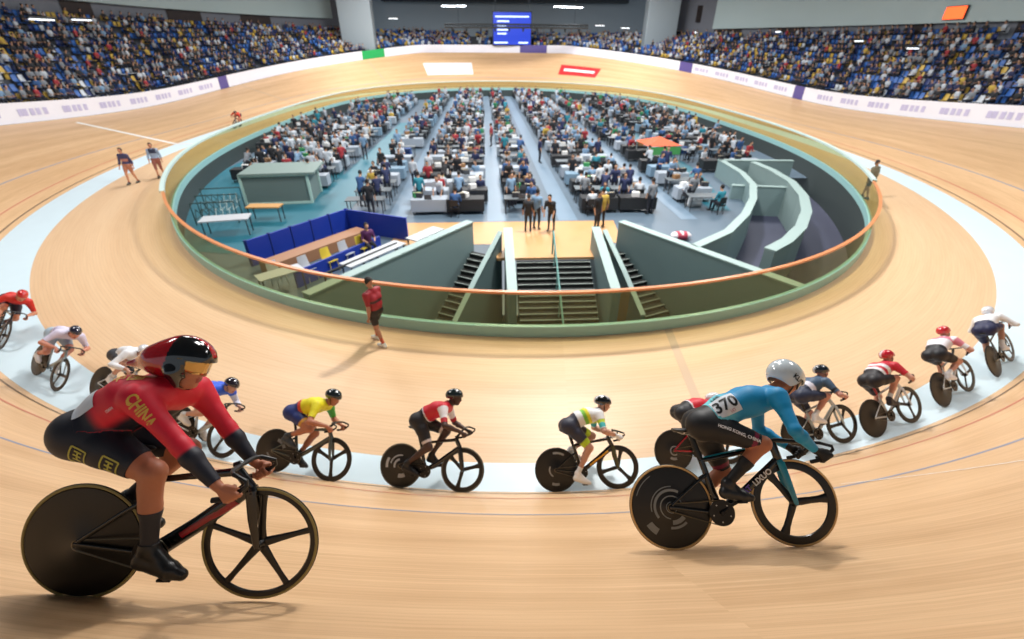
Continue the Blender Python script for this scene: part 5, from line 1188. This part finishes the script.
# --- a person striding on the flat zone just outside the glass
def standing(name, label, loc, rz, fit, vox=.016, step=.16, s=1.):
    H = A3(0, 0, .93); S_ = A3(.02, 0, 1.42); J = dict(head=A3(.06, 0, 1.66), face=A3(1, 0, -.1), crown=A3(0, 0, 1), dors=A3(-1, 0, 0))
    for q, e in (('R', -1), ('L', 1)):
        J['hip' + q] = H + A3(0, e * .09, 0); J['sh' + q] = S_ + A3(0, e * .19, -.02); sw = -e * step
        J['el' + q] = J['sh' + q] + A3(sw * .4 - .02, e * .06, -.3); J['wr' + q] = J['el' + q] + A3(.08 + sw * .3, e * .01, -.25)
        J['G' + q] = J['wr' + q] + A3(.02, 0, -.09); J['g' + q] = A3(1, 0, 0); J['o' + q] = A3(0, e, 0)
        a = A3(-sw * -1.2, e * .1, .09); J['an' + q] = a; J['heel' + q] = a + A3(-.04, 0, -.05); J['ball' + q] = a + A3(.12, 0, -.055); J['kn' + q] = ik(J['hip' + q], a, .44, .43, (1, 0, 0))
    M = Matrix.Translation(loc) @ Matrix.Rotation(rz, 4, 'Z'); return make_rider(name, label, M, J, fit, vox, s)
w1 = standing('person', 'person in a dark red top and black shorts walking beside the near glass', (-2.72, 9.38, 0), 2.6, dict(skin=(170, 120, 96), sleeve=.8, leg=.75, jersey=bands((150, 26, 40), ('st', .55, .7, (60, 30, 40))), shorts=(26, 24, 30), socks=(190, 90, 70), shoes=(220, 224, 222), sock=1.6, waist=.15, hair=(30, 26, 24)))
standing('person', 'person in dark shorts standing at the right hand end of the glass', (18.05, 20.9, 0), 1.9, dict(skin=(150, 110, 80), sleeve=1.5, leg=.75, jersey=(110, 104, 84), shorts=(40, 36, 36), socks=(150, 110, 80), shoes=(60, 60, 60), sock=1.8, waist=.15, hair=(34, 28, 26)), vox=.022)
p_, T_, o_, n_ = track(-30.4, -1.2)
standing('person', 'person in a dark top standing at the left bend, nearer the blue band', tuple(p_), -1.6, dict(skin=(200, 140, 110), sleeve=1.5, leg=.75, jersey=bands((60, 60, 100), ('st', .4, .7, (180, 120, 110))), shorts=(180, 120, 96), socks=(190, 120, 100), shoes=(60, 60, 60), sock=1.8, waist=.15, hair=(34, 28, 26)), vox=.022)
p_, T_, o_, n_ = track(-31.6, -2.1)
standing('person', 'person in a pale blue top standing at the glass at the left bend', tuple(p_), -1.2, dict(skin=(200, 140, 110), sleeve=1.5, leg=1.2, jersey=bands((150, 170, 200), ('st', .7, 1.2, (40, 50, 80))), shorts=(150, 90, 80), socks=(190, 120, 100), shoes=(60, 60, 60), sock=1.8, waist=.15, hair=(34, 28, 26)), vox=.022)

# ------------------------------------------------------------------ light and camera
w = bpy.data.worlds.new('World'); SC.world = w; w.use_nodes = True; w.node_tree.nodes['Background'].inputs[0].default_value = s2l((214, 226, 236)) + (1,); w.node_tree.nodes['Background'].inputs[1].default_value = .5
def area(nm, loc, sx, sy, power, col=(1, .97, .92)):
    l = bpy.data.lights.new(nm, 'AREA'); l.shape = 'RECTANGLE'; l.size = sx; l.size_y = sy; l.energy = power; l.color = col; o = bpy.data.objects.new(nm, l); COL.objects.link(o); o.location = loc; return o
# two long rows of arena floodlights over each straight, a cross row over each bend
for x in (-15, 2, 19):
    for y_ in (14, 34, 54, 74): area('arena_lamp', (x, y_, 15.6), 3.5, 6, 1150 if y_ == 14 else 2300 if y_ == 34 else 2900, (1, .985, .965))
area('arena_lamp', (4.5, 19, 14.8), 1.5, 1.2, 2900)
cd = bpy.data.cameras.new('Camera'); co = bpy.data.objects.new('Camera', cd); COL.objects.link(co); SC.camera = co
cd.sensor_width = 36; cd.lens = 36 * 455.06 / 1024; cd.clip_start = .05; cd.clip_end = 500
co.matrix_world = Matrix.Translation((0, 0, 6.2926)) @ Matrix.Rotation(-.0525, 4, 'Z') @ Matrix.Rotation(math.pi / 2 - .5453, 4, 'X') @ Matrix.Rotation(.0057, 4, 'Z')
cd.dof.use_dof = DOF; cd.dof.focus_distance = 3.4; cd.dof.aperture_fstop = 1.1
SC.view_settings.view_transform = 'Standard'; SC.view_settings.look = 'None'; SC.view_settings.gamma = 1; SC.view_settings.exposure = EXPO; SC.view_settings.use_curve_mapping = False
